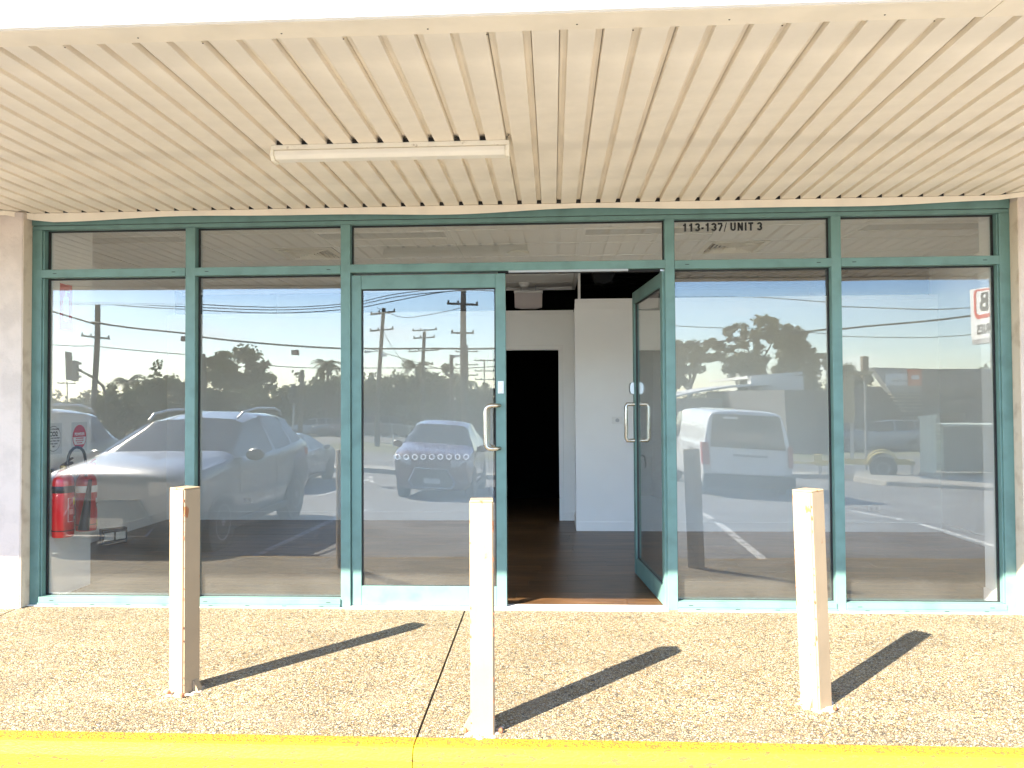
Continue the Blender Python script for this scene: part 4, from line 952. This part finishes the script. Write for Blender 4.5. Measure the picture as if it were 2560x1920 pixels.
v1.rotation_euler.z = math.pi + math.pi   # rear faces the shop: front points away
v1.rotation_euler.z = math.pi
van(24.6, -70, R(185), 'small white van far off in front of the white shed', (.9, .8, .95))

# ------------------------------------------------------------------ trailer with message board, cabinets
tz = gz(-18.2)
tr_ = thing('message_board_trailer', 'yellow trailer carrying a folded electronic message board on a mast', 'trailer', (9.3, -18.2, tz), R(21))
boxes('chassis', [(-1.4, 1.3, -.5, -.42, .42, .52), (-1.4, 1.3, .42, .5, .42, .52), (-1.4, -1.32, -.5, .5, .42, .52), (1.2, 1.3, -.5, .5, .42, .52), (-2.2, -1.4, -.04, .04, .42, .5)], trailp, tr_)
wh = bmesh.new(); bm_lathe(wh, [(.16, .5), (.33, .5), (.34, .53), (.34, .66), (.33, .69), (.16, .69)], 24, 'y', (.55, 0, .34)); done('wheel', wh, tyre, tr_)
wh = bmesh.new(); bm_lathe(wh, [(.17, .55), (.17, .695), (.05, .68)], 20, 'y', (.55, 0, .34)); done('rim', wh, mat('grey_steel_rim', (.35, .35, .35), .5), tr_)
wh = bmesh.new(); bm_lathe(wh, [(.16, -.69), (.33, -.69), (.34, -.53), (.16, -.5)], 24, 'y', (.55, 0, .34)); done('wheel', wh, tyre, tr_)
for s in (-1, 1):
    bm = bmesh.new(); y0, y1 = sorted((s * .48, s * .72)); P = [(.55 + .42 * math.cos(R(a)), .36 + .42 * math.sin(R(a))) for a in range(15, 166, 15)]; P += [(.55 + .39 * math.cos(R(a)), .36 + .39 * math.sin(R(a))) for a in range(165, 14, -15)]
    bm_prism(bm, P, 'y', y0, y1); done('mudguard', bm, trailp, tr_)
boxes('leg', [(-1.3, -1.24, -.48, -.42, 0, .42), (-1.3, -1.24, .42, .48, 0, .42), (1.2, 1.26, .42, .48, 0, .42)], steelg, tr_)
box('mast', -.28, -.18, -.05, .05, .52, 2.0, steelg, tr_); box('display_cabinet', -.46, -.14, -.9, .9, 1.55, 2.85, mat('mustard_panel', (.36, .27, .12), .6), tr_, bevel=.01)
bm = bmesh.new(); bm_prism(bm, [(-1.0, 3.02), (.38, 3.02), (.32, 2.93), (-1.0, 2.93)], 'y', -.6, .6); done('solar_panel', bm, mat('mustard_frame', (.33, .28, .15), .6), tr_)
box('panel_post', -.22, -.12, -.04, .04, 2.851, 2.929, steelg, tr_); box('coupling_box', -1.45, -1.2, -.2, .2, .525, .75, trailp, tr_)
sp_ = thing('street_post', 'thin pale post with a bracket behind the message board trailer', 'post', (10.95, -22, gz(-22)))
bm = bmesh.new(); bm_tube(bm, [(0, 0, 0), (0, 0, 3.0)], .045, 8); done('shaft', bm, concm, sp_); box('top_block', -.09, .09, -.1, .1, 3.0, 3.75, mat('brown_head', (.2, .16, .11), .7), sp_)
# island and cabinets
bm = bmesh.new(); P = [(8.7, -17.2), (8.9, -15.6), (10.6, -14.0), (14, -13.4), (24, -13.4), (24, -18.6), (9.3, -18.6)]
bm_prism(bm, P, 'z', -1.0, -.57); struct(done('kerbed_island', bm, concm, bevel=.03))
cb = thing('utility_cabinet', 'tall narrow pale green utility cabinet with capped top on the island', 'cabinet', (10.55, -17.0, -.57), R(55))
box('body', -.17, .17, -.1, .1, .08, 1.50, cabm, cb, bevel=.01); box('base', -.18, .18, -.11, .11, 0, .079, concm, cb); bm = bmesh.new(); bm_prism(bm, [(-.19, 1.502), (.19, 1.502), (.19, 1.60), (-.19, 1.55)], 'y', -.12, .12); done('lid', bm, cabm, cb)
cb = thing('transformer_cabinet', 'wide dark electrical cabinet with pale louvred end door beside the tall one', 'cabinet', (12.95, -17.5, -.57), R(-2))
box('body', -2.05, 2.2, -.5, .55, .1, 1.28, cabd, cb, bevel=.01); box('lid', -2.13, 2.3, -.56, .63, 1.2805, 1.34, cabm, cb)
box('door', -2.095, -2.052, -.28, .53, .14, 1.26, cabm, cb, bevel=.006)
for z in (1.1, 1.0, .92, .18, .26): box('louvre', -2.11, -2.0955, -.22, .47, z, z + .05, MATS.get('grey_louvre') or mat('grey_louvre', (.22, .24, .22), .6), cb)

# ------------------------------------------------------------------ the big sign B
sg = thing('pylon_sign', 'large white box sign with red outlined B at the right edge, seen mirrored', 'sign', (7.47, -8.6, -.42))
box('cabinet', 0, .11, 0, 2.6, 2.98, 4.04, signw, sg, bevel=.01); box('base_tray', .005, .105, .02, 2.58, 2.9, 2.979, mat('grey_tray', (.4, .4, .4), .6), sg); boxes('pole', [(.02, .09, 2.2, 2.3, 0, 2.899)], steelg, sg)
def rring(a0_, a1_, z0, z1, r, t, xx):
    bm = bmesh.new(); n = 8
    def loop(o):
        pts = []
        for cx, cz, a0 in ((a1_ - r, z1 - r, 0), (a0_ + r, z1 - r, 90), (a0_ + r, z0 + r, 180), (a1_ - r, z0 + r, 270)):
            for k in range(n + 1): a = R(a0 + 90 * k / n); pts.append((cx + (r - o) * math.cos(a), cz + (r - o) * math.sin(a)))
        return pts
    O, I = loop(0), loop(t); A = [bm.verts.new((xx, p[0], p[1])) for p in O]; B = [bm.verts.new((xx, p[0], p[1])) for p in I]
    A2 = [bm.verts.new((xx - .004, p[0], p[1])) for p in O]; B2 = [bm.verts.new((xx - .004, p[0], p[1])) for p in I]
    for i in range(len(A)):
        j = (i + 1) % len(A); bm.faces.new((A[i], A[j], B[j], B[i])); bm.faces.new((A2[i], B2[i], B2[j], A2[j])); bm.faces.new((A[i], A2[i], A2[j], A[j])); bm.faces.new((B[i], B[j], B2[j], B2[i]))
    return bm
done('red_outline', rring(.14, 2.3, 3.36, 4.0, .16, .07, -.001), signr, sg)
text('letter', 'B', .5, inkb, sg, (-.001, .62, 3.5), (R(90), 0, R(-90)), bold=.02, depth=.002)
text('lettering', 'ORIES', .24, inkb, sg, (-.001, .84, 3.08), (R(90), 0, R(-90)), bold=.008, depth=.002)

# ------------------------------------------------------------------ far buildings
wk = thing('workshop_building', 'long dark grey workshop with light fascia band and slanted corner panel', 'building', (0, 0, 0))
box('wall', 12.2, 46, -56, -36.5, -1.6, 2.05, bldd, wk); box('fascia_band', 18.8, 46, -36.49, -36.2, 1.9, 3.0, bldg, wk)
bm = bmesh.new(); bm_prism(bm, [(16.6, 3.05), (18.75, 3.0), (18.75, 1.75), (17.4, 1.75)], 'y', -36.0, -35.4); done('corner_panel', bm, mat('pale_grey_panel', (.36, .36, .35), .6), wk)
for k in range(6): box('awning_slat', 17.45 + k * .12, 18.8, -35.9, -35.45, 1.62 - k * .17, 1.69 - k * .17, mat('tan_slat', (.36, .32, .25), .6) if 'tan_slat' not in MATS else MATS['tan_slat'], wk)
box('shop_window', 17.9, 18.9, -36.4, -36.35, -.6, .55, carglass, wk)
for x in (19.8, 22.6, 25.4, 28.2): box('window', x, x + 1.5, -36.19, -36.15, -.7, .7, carglass, wk)
sb = box('sign_board', 17.15, 18.5, -35.38, -35.3, 2.1, 2.72, whitelab, wk)
text('lettering', 'Sales & Service', .19, inkb, wk, (18.0, -35.29, 2.3), (R(90), 0, math.pi), bold=.004, align='CENTER', depth=.004, sx=.75) if False else text('lettering', 'Sales & Service', .19, inkb, wk, (17.75, -35.29, 2.3), (R(90), 0, math.pi), bold=.003, align='CENTER', depth=.004, sx=.62)
box('orange_logo', 18.1, 18.7, -35.29, -35.2, 2.08, 2.95, signo, wk); box('logo_mark', 18.22, 18.58, -35.19, -35.17, 2.42, 2.62, inkw, wk)
def tri(x, z, s):
    bm = bmesh.new(); bm_prism(bm, [(x - s, z), (x + s, z), (x, z - s * 1.2)], 'y', -36.19, -36.15); done('triangle_logo', bm, mat('dark_logo', (.13, .13, .13), .6) if 'dark_logo' not in MATS else MATS['dark_logo'], wk)
tri(27.2, 2.75, .45)
sh = thing('white_shed', 'white sheet metal shed with a deep pale fascia beyond the van', 'building')
box('wall', 10.5, 18, -66, -54, -1.6, 1.2, bldg, sh); box('fascia', 14.6, 18.4, -54, -53, 1.3, 3.2, shedw, sh); bm = bmesh.new(); bm_prism(bm, [(14.4, 3.0), (18.4, 3.3), (18.4, 3.5), (14.4, 3.2)], 'y', -66, -53.2); done('roof', bm, shedw, sh)
box('open_bay', 16.0, 18.5, -53.9, -53.8, -1.6, 1.1, shedw, sh)
ch = thing('curved_roof_shed', 'low shed with curved pale roof edge left of the white shed', 'building')
bm = bmesh.new(); P = [(8.2 + 7.5 * k / 12, 1.55 + 1.1 * math.sin(math.pi * .5 * k / 12)) for k in range(13)]; Q = [(a, b - .14) for a, b in reversed(P)]; bm_prism(bm, P + Q, 'y', -60, -50); done('roof', bm, shedw, ch)
box('wall', 8.6, 15.5, -60, -51, -1.5, 1.5, bldg, ch)
tk = thing('white_silo_tank', 'round topped pale tank at the left end of the curved roof shed', 'tank', (8.0, -56, -1.4)); bm = bmesh.new(); bm_lathe(bm, [(1.6, 0), (1.6, 3.6), (1.4, 4.2), (.9, 4.6), (.2, 4.75)], 24); done('shell', bm, shedw, tk, smooth=True)
for x, y, w_, l in ((-17.5, -64, 6, 'low pale roofed house behind the far car yard'), (-11.5, -66, 5, 'low grey roofed house behind the timber power poles')):
    h_ = thing('low_house', l, 'house', (x, y, -1.6)); box('wall', -w_ / 2, w_ / 2, -3, 3, 0, 2.6, brickm, h_)
    bm = bmesh.new(); bm_prism(bm, [(-3.5, 2.6), (3.5, 2.6), (0, 3.9)], 'x', -w_ / 2 - .5, w_ / 2 + .5); done('roof', bm, roofm, h_); box('window', -1, .4, 3.001, 3.05, 1, 2, carglass, h_)

# ------------------------------------------------------------------ poles, wires, traffic light
def pole(x, y, top, r, arms, label, lean=0, extra=()):
    z0 = gz(y); t = thing('power_pole', label, 'power pole', (x, y, z0), 0, 'timber power poles along the road'); H = top - z0
    bm = bmesh.new(); bm_tube(bm, [(0, 0, 0), (lean * .5, 0, H * .5), (lean, 0, H)], r * 1.0, 10, r * .72); done('shaft', bm, polem, t, smooth=True)
    for z, w_, tilt, th_ in arms:
        xx = lean * (z - z0) / H; bm = bmesh.new(); h2 = w_ / 2
        vs = bm_box(bm, xx - h2, xx + h2, r * .8, r * .8 + .1, z - z0 - th_ / 2, z - z0 + th_ / 2)
        for v in bm.verts: v.co.z += (v.co.x - xx) * tilt
        done('crossarm', bm, polem, t)
        for sx_ in (-.92, 0 if w_ < 1.2 else -.3, .92):
            bm = bmesh.new(); bm_lathe(bm, [(.03, 0), (.05, .05), (.05, .1), (.02, .13)], 8, 'z', (xx + sx_ * h2, r * .8 + .05, z - z0 + th_ / 2 + sx_ * h2 * tilt)); done('insulator', bm, blk, t)
    for (a, b, c) in extra:
        bm = bmesh.new(); bm_tube(bm, [(lean * .6, 0, b - z0), (a, .2, c - z0)], .025, 6); bm_box(bm, a - .16, a + .16, .1, .3, c - z0 - .06, c - z0 + .06); done('floodlight', bm, steelg, t)
    return t
pole(-9.36, -35.6, 6.67, .155, [(6.36, 1.5, .08, .1), (5.36, 1.45, .05, .08)], 'timber power pole left of centre in the closed door glass, two crossarms near the top', lean=.42, extra=[(-.5, 4.2, 4.19), (.55, 4.2, 3.95)])
pole(-4.22, -32, 6.96, .17, [(6.22, 1.4, -.08, .1), (4.76, 1.0, -.03, .08)], 'thickest timber power pole, right of centre in the closed door glass', lean=-.02)
pole(-8.3, -45, 6.05, .15, [(6.13, 1.6, .02, .08), (5.62, 1.4, .03, .08), (4.75, 2.0, .04, .08), (3.83, 1.35, 0, .07)], 'timber power pole behind the middle of the door glass carrying switch gear', lean=.28)
pole(-8.15, -70, 6.85, .13, [(6.2, 2, 0, .1), (4.9, 2, 0, .1), (3.9, 2, 0, .1)], 'distant slim power pole just right of the thickest pole')
pole(-6.55, -70, 5.43, .08, [(5.3, 1.9, 0, .09), (4.3, 1.8, 0, .09), (3.5, 1.8, 0, .09)], 'distant slim power pole seen beside the door handle')
pole(-27.75, -40, 7.51, .2, [(5.6, 1.7, -.1, .1)], 'timber power pole with short steel bracket at the far left pane', lean=.32)
pole(-21.0, -40, 4.47, .2, [], 'short bare timber pole top left of the big round tree'); pole(-15.1, -40, 3.51, .16, [], 'short bare timber pole beside the palm tops')
pole(-5.0, -34, 3.82, .12, [], 'short timber pole with one floodlight left of the thickest pole', extra=[(.28, 3.6, 3.74)])
pole(-52, -75, 4.6, .09, [(4.4, 2.2, 0, .1)], 'tiny distant power pole at the left with one crossarm'); pole(-44, -75, 4.5, .1, [(4.3, 2, 0, .1)], 'tiny distant power pole over the left shrubs')
def wire(pts, r, label):
    P = [Vector(p) for p in pts]; Q = []
    for i in range(len(P) - 1):
        p0, p1, p2, p3 = P[max(i - 1, 0)], P[i], P[i + 1], P[min(i + 2, len(P) - 1)]
        for k in range(6):
            t = k / 6; Q.append(.5 * ((2 * p1) + (p2 - p0) * t + (2 * p0 - 5 * p1 + 4 * p2 - p3) * t * t + (3 * p1 - p0 - 3 * p2 + p3) * t ** 3))
    Q.append(P[-1]); bm = bmesh.new(); bm_tube(bm, Q, r, 5); o = done('overhead_wire', bm, wirem); tag(o, label, 'wire', 'overhead wires across the street')
D = 32
def W(pts, y, r, l): wire([(a, -y, b) for a, b in pts], r, l)
W([(-45, 8.6), (-25.19, 6.99), (-22.61, 6.78), (-18.26, 6.5), (-13.81, 6.30), (-10.32, 6.48), (-7.44, 6.95), (-4.22, 7.1)], 32, .022, 'topmost thin overhead wire of the three crossing the left panes')
W([(-45, 8.3), (-25.19, 6.79), (-22.61, 6.60), (-18.25, 6.38), (-13.81, 6.2), (-10.32, 6.40), (-7.4, 6.85), (-4.22, 6.98)], 32.3, .022, 'middle thin overhead wire of the three crossing the left panes')
W([(-45, 8.0), (-25.19, 6.59), (-22.61, 6.44), (-18.25, 6.2), (-13.81, 5.98), (-10.32, 6.15), (-7.2, 6.6), (-4.28, 6.92), (-1, 6.7), (5.9, 6.51), (9.9, 6.3), (13.6, 5.96), (16.6, 5.8), (19.7, 5.94), (30, 6.9)], 31.8, .024, 'lowest of three upper wires, running on past the thickest pole')
W([(-30, 8.2), (-15.83, 4.40), (-14.27, 4.05), (-11.44, 3.66), (-9.69, 3.45), (-6.48, 3.19), (-3.45, 3.10), (-1.61, 3.08), (3.7, 3.18), (8.25, 3.55), (12.38, 4.05), (20, 5.4)], 18, .03, 'thick black bundled cable sagging across all the panes')
W([(-40, 5.2), (-25.17, 4.56), (-22.74, 4.5), (-18.2, 3.86), (-12.21, 3.28), (-5.49, 3.05), (-2.56, 3.14), (3, 3.6)], 32.1, .022, 'lowest thin wire passing just above the tree tops')
W([(2, 5.6), (5.9, 5.15), (9.87, 4.84), (13.6, 4.50), (16.55, 4.42), (19.68, 4.62), (30, 5.8)], 32.2, .02, 'thin wire crossing the right panes below the black cable')
W([(-9.0, 6.5), (-7.5, 5.9), (-6, 6.0), (-4.5, 6.3)], 34, .018, 'short slack wire between the two tallest door glass poles')
W([(-8.9, 5.3), (-8.2, 4.2), (-7, 2.9), (-6, 2.2)], 35.4, .018, 'steep service wire dropping right from the left door glass pole')
W([(-9.5, 4.3), (-7.5, 3.7), (-5.5, 3.1), (-4.3, 3.0)], 35.2, .018, 'slack service wire joining the lamps to the thickest pole')
for x, z, l in ((-11.6, 3.52, 'small grey box hanging from the black cable in the leftmost pane'), (-8.05, 3.12, 'small grey box hanging from the black cable in the second pane'), (-1.62, 2.93, 'small grey box hanging from the black cable near the door handle')):
    tag(box('cable_marker', x - .1, x + .1, -18.08, -17.92, z - .1, z + .06, mat('brown_grey', (.2, .13, .11), .7) if 'brown_grey' not in MATS else MATS['brown_grey'], bevel=.02), l, 'cable box')
tl = thing('traffic_light', 'traffic light on a curved mast arm beside the far left pole', 'traffic light', (-26.2, -39, gz(-39)))
bm = bmesh.new(); bm_tube(bm, [(0, 0, 0), (0, 0, 3.4), (-.25, 0, 4.0), (-.9, 0, 4.5), (-1.9, 0, 4.95)], .1, 8, .07); done('mast_arm', bm, polem, tl, smooth=True)
box('signal_head', -2.25, -1.9, -.15, .15, 4.3, 5.4, blk, tl, bevel=.05); box('backing_board', -2.52, -2.44, -.3, .3, 4.35, 5.85, blk, tl)
for z in (4.5, 4.85, 5.2): box('visor', -1.9, -1.72, -.12, .12, z, z + .12, blk, tl)
t2 = thing('traffic_light', 'low traffic light with three visors in front of the palms', 'traffic light', (-15.7, -40.5, gz(-40.5)))
bm = bmesh.new(); bm_tube(bm, [(0, 0, 0), (0, 0, 2.6)], .06, 8); done('mast', bm, steelg, t2); box('signal_head', -.18, .18, -.15, .15, 2.6, 3.7, blk, t2, bevel=.05)
for z in (2.75, 3.08, 3.42): box('visor', -.2, .1, .151, .3, z + .1, z + .14, steelg, t2)
# pedestrian fence by the door-glass pole
fc = thing('pedestrian_fence', 'thin steel pedestrian fence beside the left door glass pole', 'fence', (-9.6, -36.4, gz(-36.4)))
for k in range(5): box('post', k * .95 - .03 - .9, k * .95 + .03 - .9, -.03, .03, 0, 1.25, steelg, fc)
for k in range(4): boxes('rail', [(k * .95 - .87, k * .95 + .02, -.02, .02, 1.15, 1.19), (k * .95 - .87, k * .95 + .02, -.02, .02, .15, .19)], steelg, fc)
bl_ = []
for k in range(38): bl_.append((-.86 + k * .1, -.848 + k * .1, -.008, .008, .19, 1.15))
tag(boxes('baluster', bl_, steelg, fc), kind='stuff')

# ------------------------------------------------------------------ trees
CLN = 9; CLR = (.14, .30)
def crown_mesh(seed, blobs, n, size, m, name='crown'):
    rg = random.Random(seed); vs = []; fs = []
    tot = sum(b[3] ** 2 for b in blobs)
    for bx, by, bz, br, fl_ in blobs:
        k = int(n * br * br / tot)
        # sub clumps
        cl = []
        for _ in range(max(10, int(br * br * CLN))):
            u = rg.uniform(-1, 1); a = rg.uniform(0, 6.283); rr = br * rg.uniform(.6, 1.0); q = math.sqrt(1 - u * u)
            cl.append((bx + rr * q * math.cos(a), by + rr * q * math.sin(a), bz + rr * u * fl_, br * rg.uniform(*CLR)))
        for _ in range(k):
            c = rg.choice(cl); p = Vector((rg.gauss(0, 1), rg.gauss(0, 1), rg.gauss(0, 1))); p = p.normalized() * c[3] * (rg.uniform(.3, 1.1) if rg.random() < .8 else rg.uniform(1, 1.7))
            p = Vector(c[:3]) + Vector((p.x, p.y, p.z * .8)); s = size * rg.uniform(.6, 1.3)
            a = Vector((rg.gauss(0, 1), rg.gauss(0, 1), rg.gauss(0, .7))).normalized(); b = a.cross(Vector((rg.gauss(0, 1), rg.gauss(0, 1), rg.gauss(0, 1)))).normalized()
            i = len(vs); vs += [p - a * s * .5, p + b * s * .3, p + a * s * .5, p - b * s * .3]; fs.append((i, i + 1, i + 2, i + 3))
    me = bpy.data.meshes.new(name); me.from_pydata([tuple(v) for v in vs], [], fs); me.materials.append(m); return me
def trunk_mesh(seed, h, r, limbs, m):
    rg = random.Random(seed); bm = bmesh.new(); bm_tube(bm, [(0, 0, -.3), (.1, .05, h * .5), (0, .1, h)], r, 8, r * .6)
    for lx, ly, lz in limbs:
        s = h * rg.uniform(.5, .95); bm_tube(bm, [(0, .05, s), (lx * .45, ly * .45, s + (lz - s) * .6), (lx, ly, lz)], r * .5, 6, r * .12)
    bmesh.ops.recalc_face_normals(bm, faces=bm.faces); me = bpy.data.meshes.new('trunk'); bm.to_mesh(me); bm.free(); me.materials.append(m); return me
def mk_variant(seed, m, bark, kind):
    rg = random.Random(seed); bl = []
    if kind == 'round':      # one unit: crown ~ radius 3, tree height ~ 8
        bl.append((0, 0, 5.4, 2.3, .8))
        for k in range(7): a = k * .9 + rg.random(); bl.append((1.9 * math.cos(a), 1.9 * math.sin(a), 4.4 + rg.uniform(-.9, 1.0), rg.uniform(1.1, 1.6), .8))
        n, sz, h, r = 12000, .36, 3.2, .28
    elif kind == 'gum':
        for k in range(13): a = k * .7 + rg.random(); q = rg.uniform(.3, 2.8); bl.append((q * math.cos(a), q * math.sin(a) * .8, 4.6 + rg.uniform(-1.4, 2.6), rg.uniform(.9, 1.5), .7))
        n, sz, h, r = 14000, .30, 4.0, .22
    else:                    # bushy
        for k in range(8): a = k * .8; q = rg.uniform(.2, 2.2); bl.append((q * math.cos(a), q * math.sin(a), 1.6 + rg.uniform(-.6, 1.5), rg.uniform(1.1, 1.7), .9))
        n, sz, h, r = 5200, .34, 1.5, .16
    limbs = [(b[0] * .8, b[1] * .8, b[2]) for b in bl[:7]]
    return crown_mesh(seed, bl, n, sz, m), trunk_mesh(seed, h, r, limbs, bark)
VAR = {'round': [mk_variant(s, leafA, barkm, 'round') for s in (1, 2)], 'gum': [mk_variant(s, leafB, barkg, 'gum') for s in (5, 6, 7)], 'bush': [mk_variant(s, leafA, barkm, 'bush') for s in (11, 12, 13)]}
def tree(kind, i, x, y, sx_, sz_, rz, label, nm='tree', group='trees across the road'):
    cr_, tk_ = VAR[kind][i % len(VAR[kind])]; t = thing(nm, label, 'tree', (x, y, gz(y) if y > -70 else -1.6), rz, group); t.scale = (sx_, sx_, sz_)
    a = bpy.data.objects.new('crown', cr_); b = bpy.data.objects.new('trunk', tk_)
    for o in (a, b): C.objects.link(o); o.parent = t
    return t
tree('round', 0, -33.6, -75, 1.22, 1.30, .4, 'tallest dark round tree, behind the second pane from the left', 'broadleaf_tree')
tree('gum', 0, 21.8, -80, 1.4, 1.5, .3, 'tallest pale gum tree, left half of the right panes', 'gum_tree')
tree('gum', 1, 15.6, -82, 1.35, 1.32, 2.0, 'gum tree at the left end of the right panes', 'gum_tree')
tree('gum', 2, 26.6, -79, 1.2, 1.18, 1.0, 'gum tree sloping down to the right of the tallest gum', 'gum_tree')
tree('round', 1, 33.0, -84, .9, .95, 1.0, 'small dark tree above the workshop corner', 'broadleaf_tree')
BU = [(-62, 66, 1.3, 1.1, 'leftmost low tree by the edge of the first pane'), (-56, 64, 1.2, 1.3, 'low tree left of the far left power pole'), (-50.5, 72, 1.1, .95, 'low shrubby tree in the gap left of the far left pole'), (-45, 62, 1.15, 1.0, 'dark low tree at the foot of the far left pole'),
      (-40, 60, 1.2, 1.15, 'dark low tree right of the far left pole'), (-36.2, 57, 1.1, 1.2, 'rounded dark tree above the silver SUV windscreen'), (-32.6, 57, 1.2, 1.35, 'rounded dark tree left of the first mullion'), (-28.5, 58, 1.2, 1.15, 'bushy tree under the tall round tree, left side'),
      (-25, 58, 1.15, 1.05, 'bushy tree under the tall round tree, right side'), (-21.8, 60, 1.2, 1.2, 'bushy tree at the bare pole by the palms'), (-18.6, 60, 1.1, 1.45, 'bushy tree left of the closed door frame'), (-15.6, 60, 1.1, 1.25, 'dark rounded tree at the left of the door glass'),
      (-12.6, 62, 1.15, 1.35, 'broad tree in the middle of the door glass'), (-9.8, 60, 1.2, 1.45, 'tallest broad tree in the door glass'), (-6.6, 64, 1.1, 1.1, 'tree behind the thickest power pole'), (-3.0, 66, 1.1, .9, 'low tree in the right edge of the door glass'),
      (38, 78, 1.2, 1.1, 'low tree above the dark workshop, left'), (44, 84, 1.3, 1.35, 'low tree above the dark workshop, middle'), (51, 88, 1.4, 1.7, 'taller tree above the dark workshop, right'), (58, 90, 1.4, 1.75, 'tree above the workshop near the right frame'), (65, 92, 1.5, 1.5, 'last tree at the right edge above the workshop')]
for k, (x, y, a, b, l) in enumerate(BU): tree('bush', k, x, -y, a, b, k * 1.3, l, 'low_tree')
# a continuous wall of distant scrub behind the individual trees
rg = random.Random(21); bl2 = []
for k in range(70): bl2.append((-75 + k * 1.15 + rg.uniform(-.5, .5), -78 + rg.uniform(-5, 5), .2 + rg.uniform(-.4, .9), rg.uniform(1.6, 2.4), .9))
for k in range(70): bl2.append((6 + k * 1.25, -98 + rg.uniform(-5, 5), .2 + rg.uniform(-.4, .6), rg.uniform(1.8, 2.6), .9))
tag(link('distant_scrub', crown_mesh(30, bl2, 60000, .5, leafA, 'distant_scrub')), 'dense distant scrub closing the view beyond the road', 'scrub', None, 'stuff')
# palms
def palm_mesh(seed):
    rg = random.Random(seed); vs = []; fs = []
    for k in range(22):
        a = rg.uniform(0, 6.28); el = rg.uniform(-.2, 1.2); Lf = rg.uniform(1.2, 1.8); d = Vector((math.cos(a), math.sin(a), 0)); side = Vector((-math.sin(a), math.cos(a), 0)); p = Vector((0, 0, 0)); e = el
        for s in range(9):
            q = p + (d * math.cos(e) + Vector((0, 0, 1)) * math.sin(e)) * Lf / 9
            for sg in (-1, 1):
                i = len(vs); l = .42 * math.sin(math.pi * (s + 1.5) / 11); vs += [tuple(p), tuple(q), tuple(q + side * sg * l - Vector((0, 0, l * .5)) + d * .15)]; fs.append((i, i + 1, i + 2))
            p = q; e -= .22
    me = bpy.data.meshes.new('crown'); me.from_pydata(vs, [], fs); me.materials.append(leafA); return me
pm = [palm_mesh(1), palm_mesh(2)]
bm = bmesh.new(); bm_tube(bm, [(0, 0, -6), (0, 0, 0)], .16, 8, .12); ptm = bpy.data.meshes.new('trunk'); bm.to_mesh(ptm); bm.free(); ptm.materials.append(barkm)
for k, (x, y, z, s, l) in enumerate(((-17.9, -62, 3.5, 1.1, 'palm left of the bare pole beside the tall round tree'), (-18.9, -58, 4.6, 1.0, 'palm topping the trees left of the closed door'), (-11.0, -60, 4.3, 1.0, 'palm crown at the top of the door glass trees'), (-40, -66, 3.9, 1.1, 'palm above the low trees in the leftmost pane'), (35, -73, 2.9, .9, 'palm above the orange logo'), (40.5, -74, 3.1, 1.1, 'palm above the dark workshop'), (-30, -60, 4.0, 1.0, 'palm beside the first mullion'))):
    t = thing('palm_tree', l, 'palm', (x, y, z), k, 'palms across the road'); t.scale = (s, s, s)
    a = bpy.data.objects.new('crown', pm[k % 2]); b = bpy.data.objects.new('trunk', ptm)
    for o in (a, b): C.objects.link(o); o.parent = t
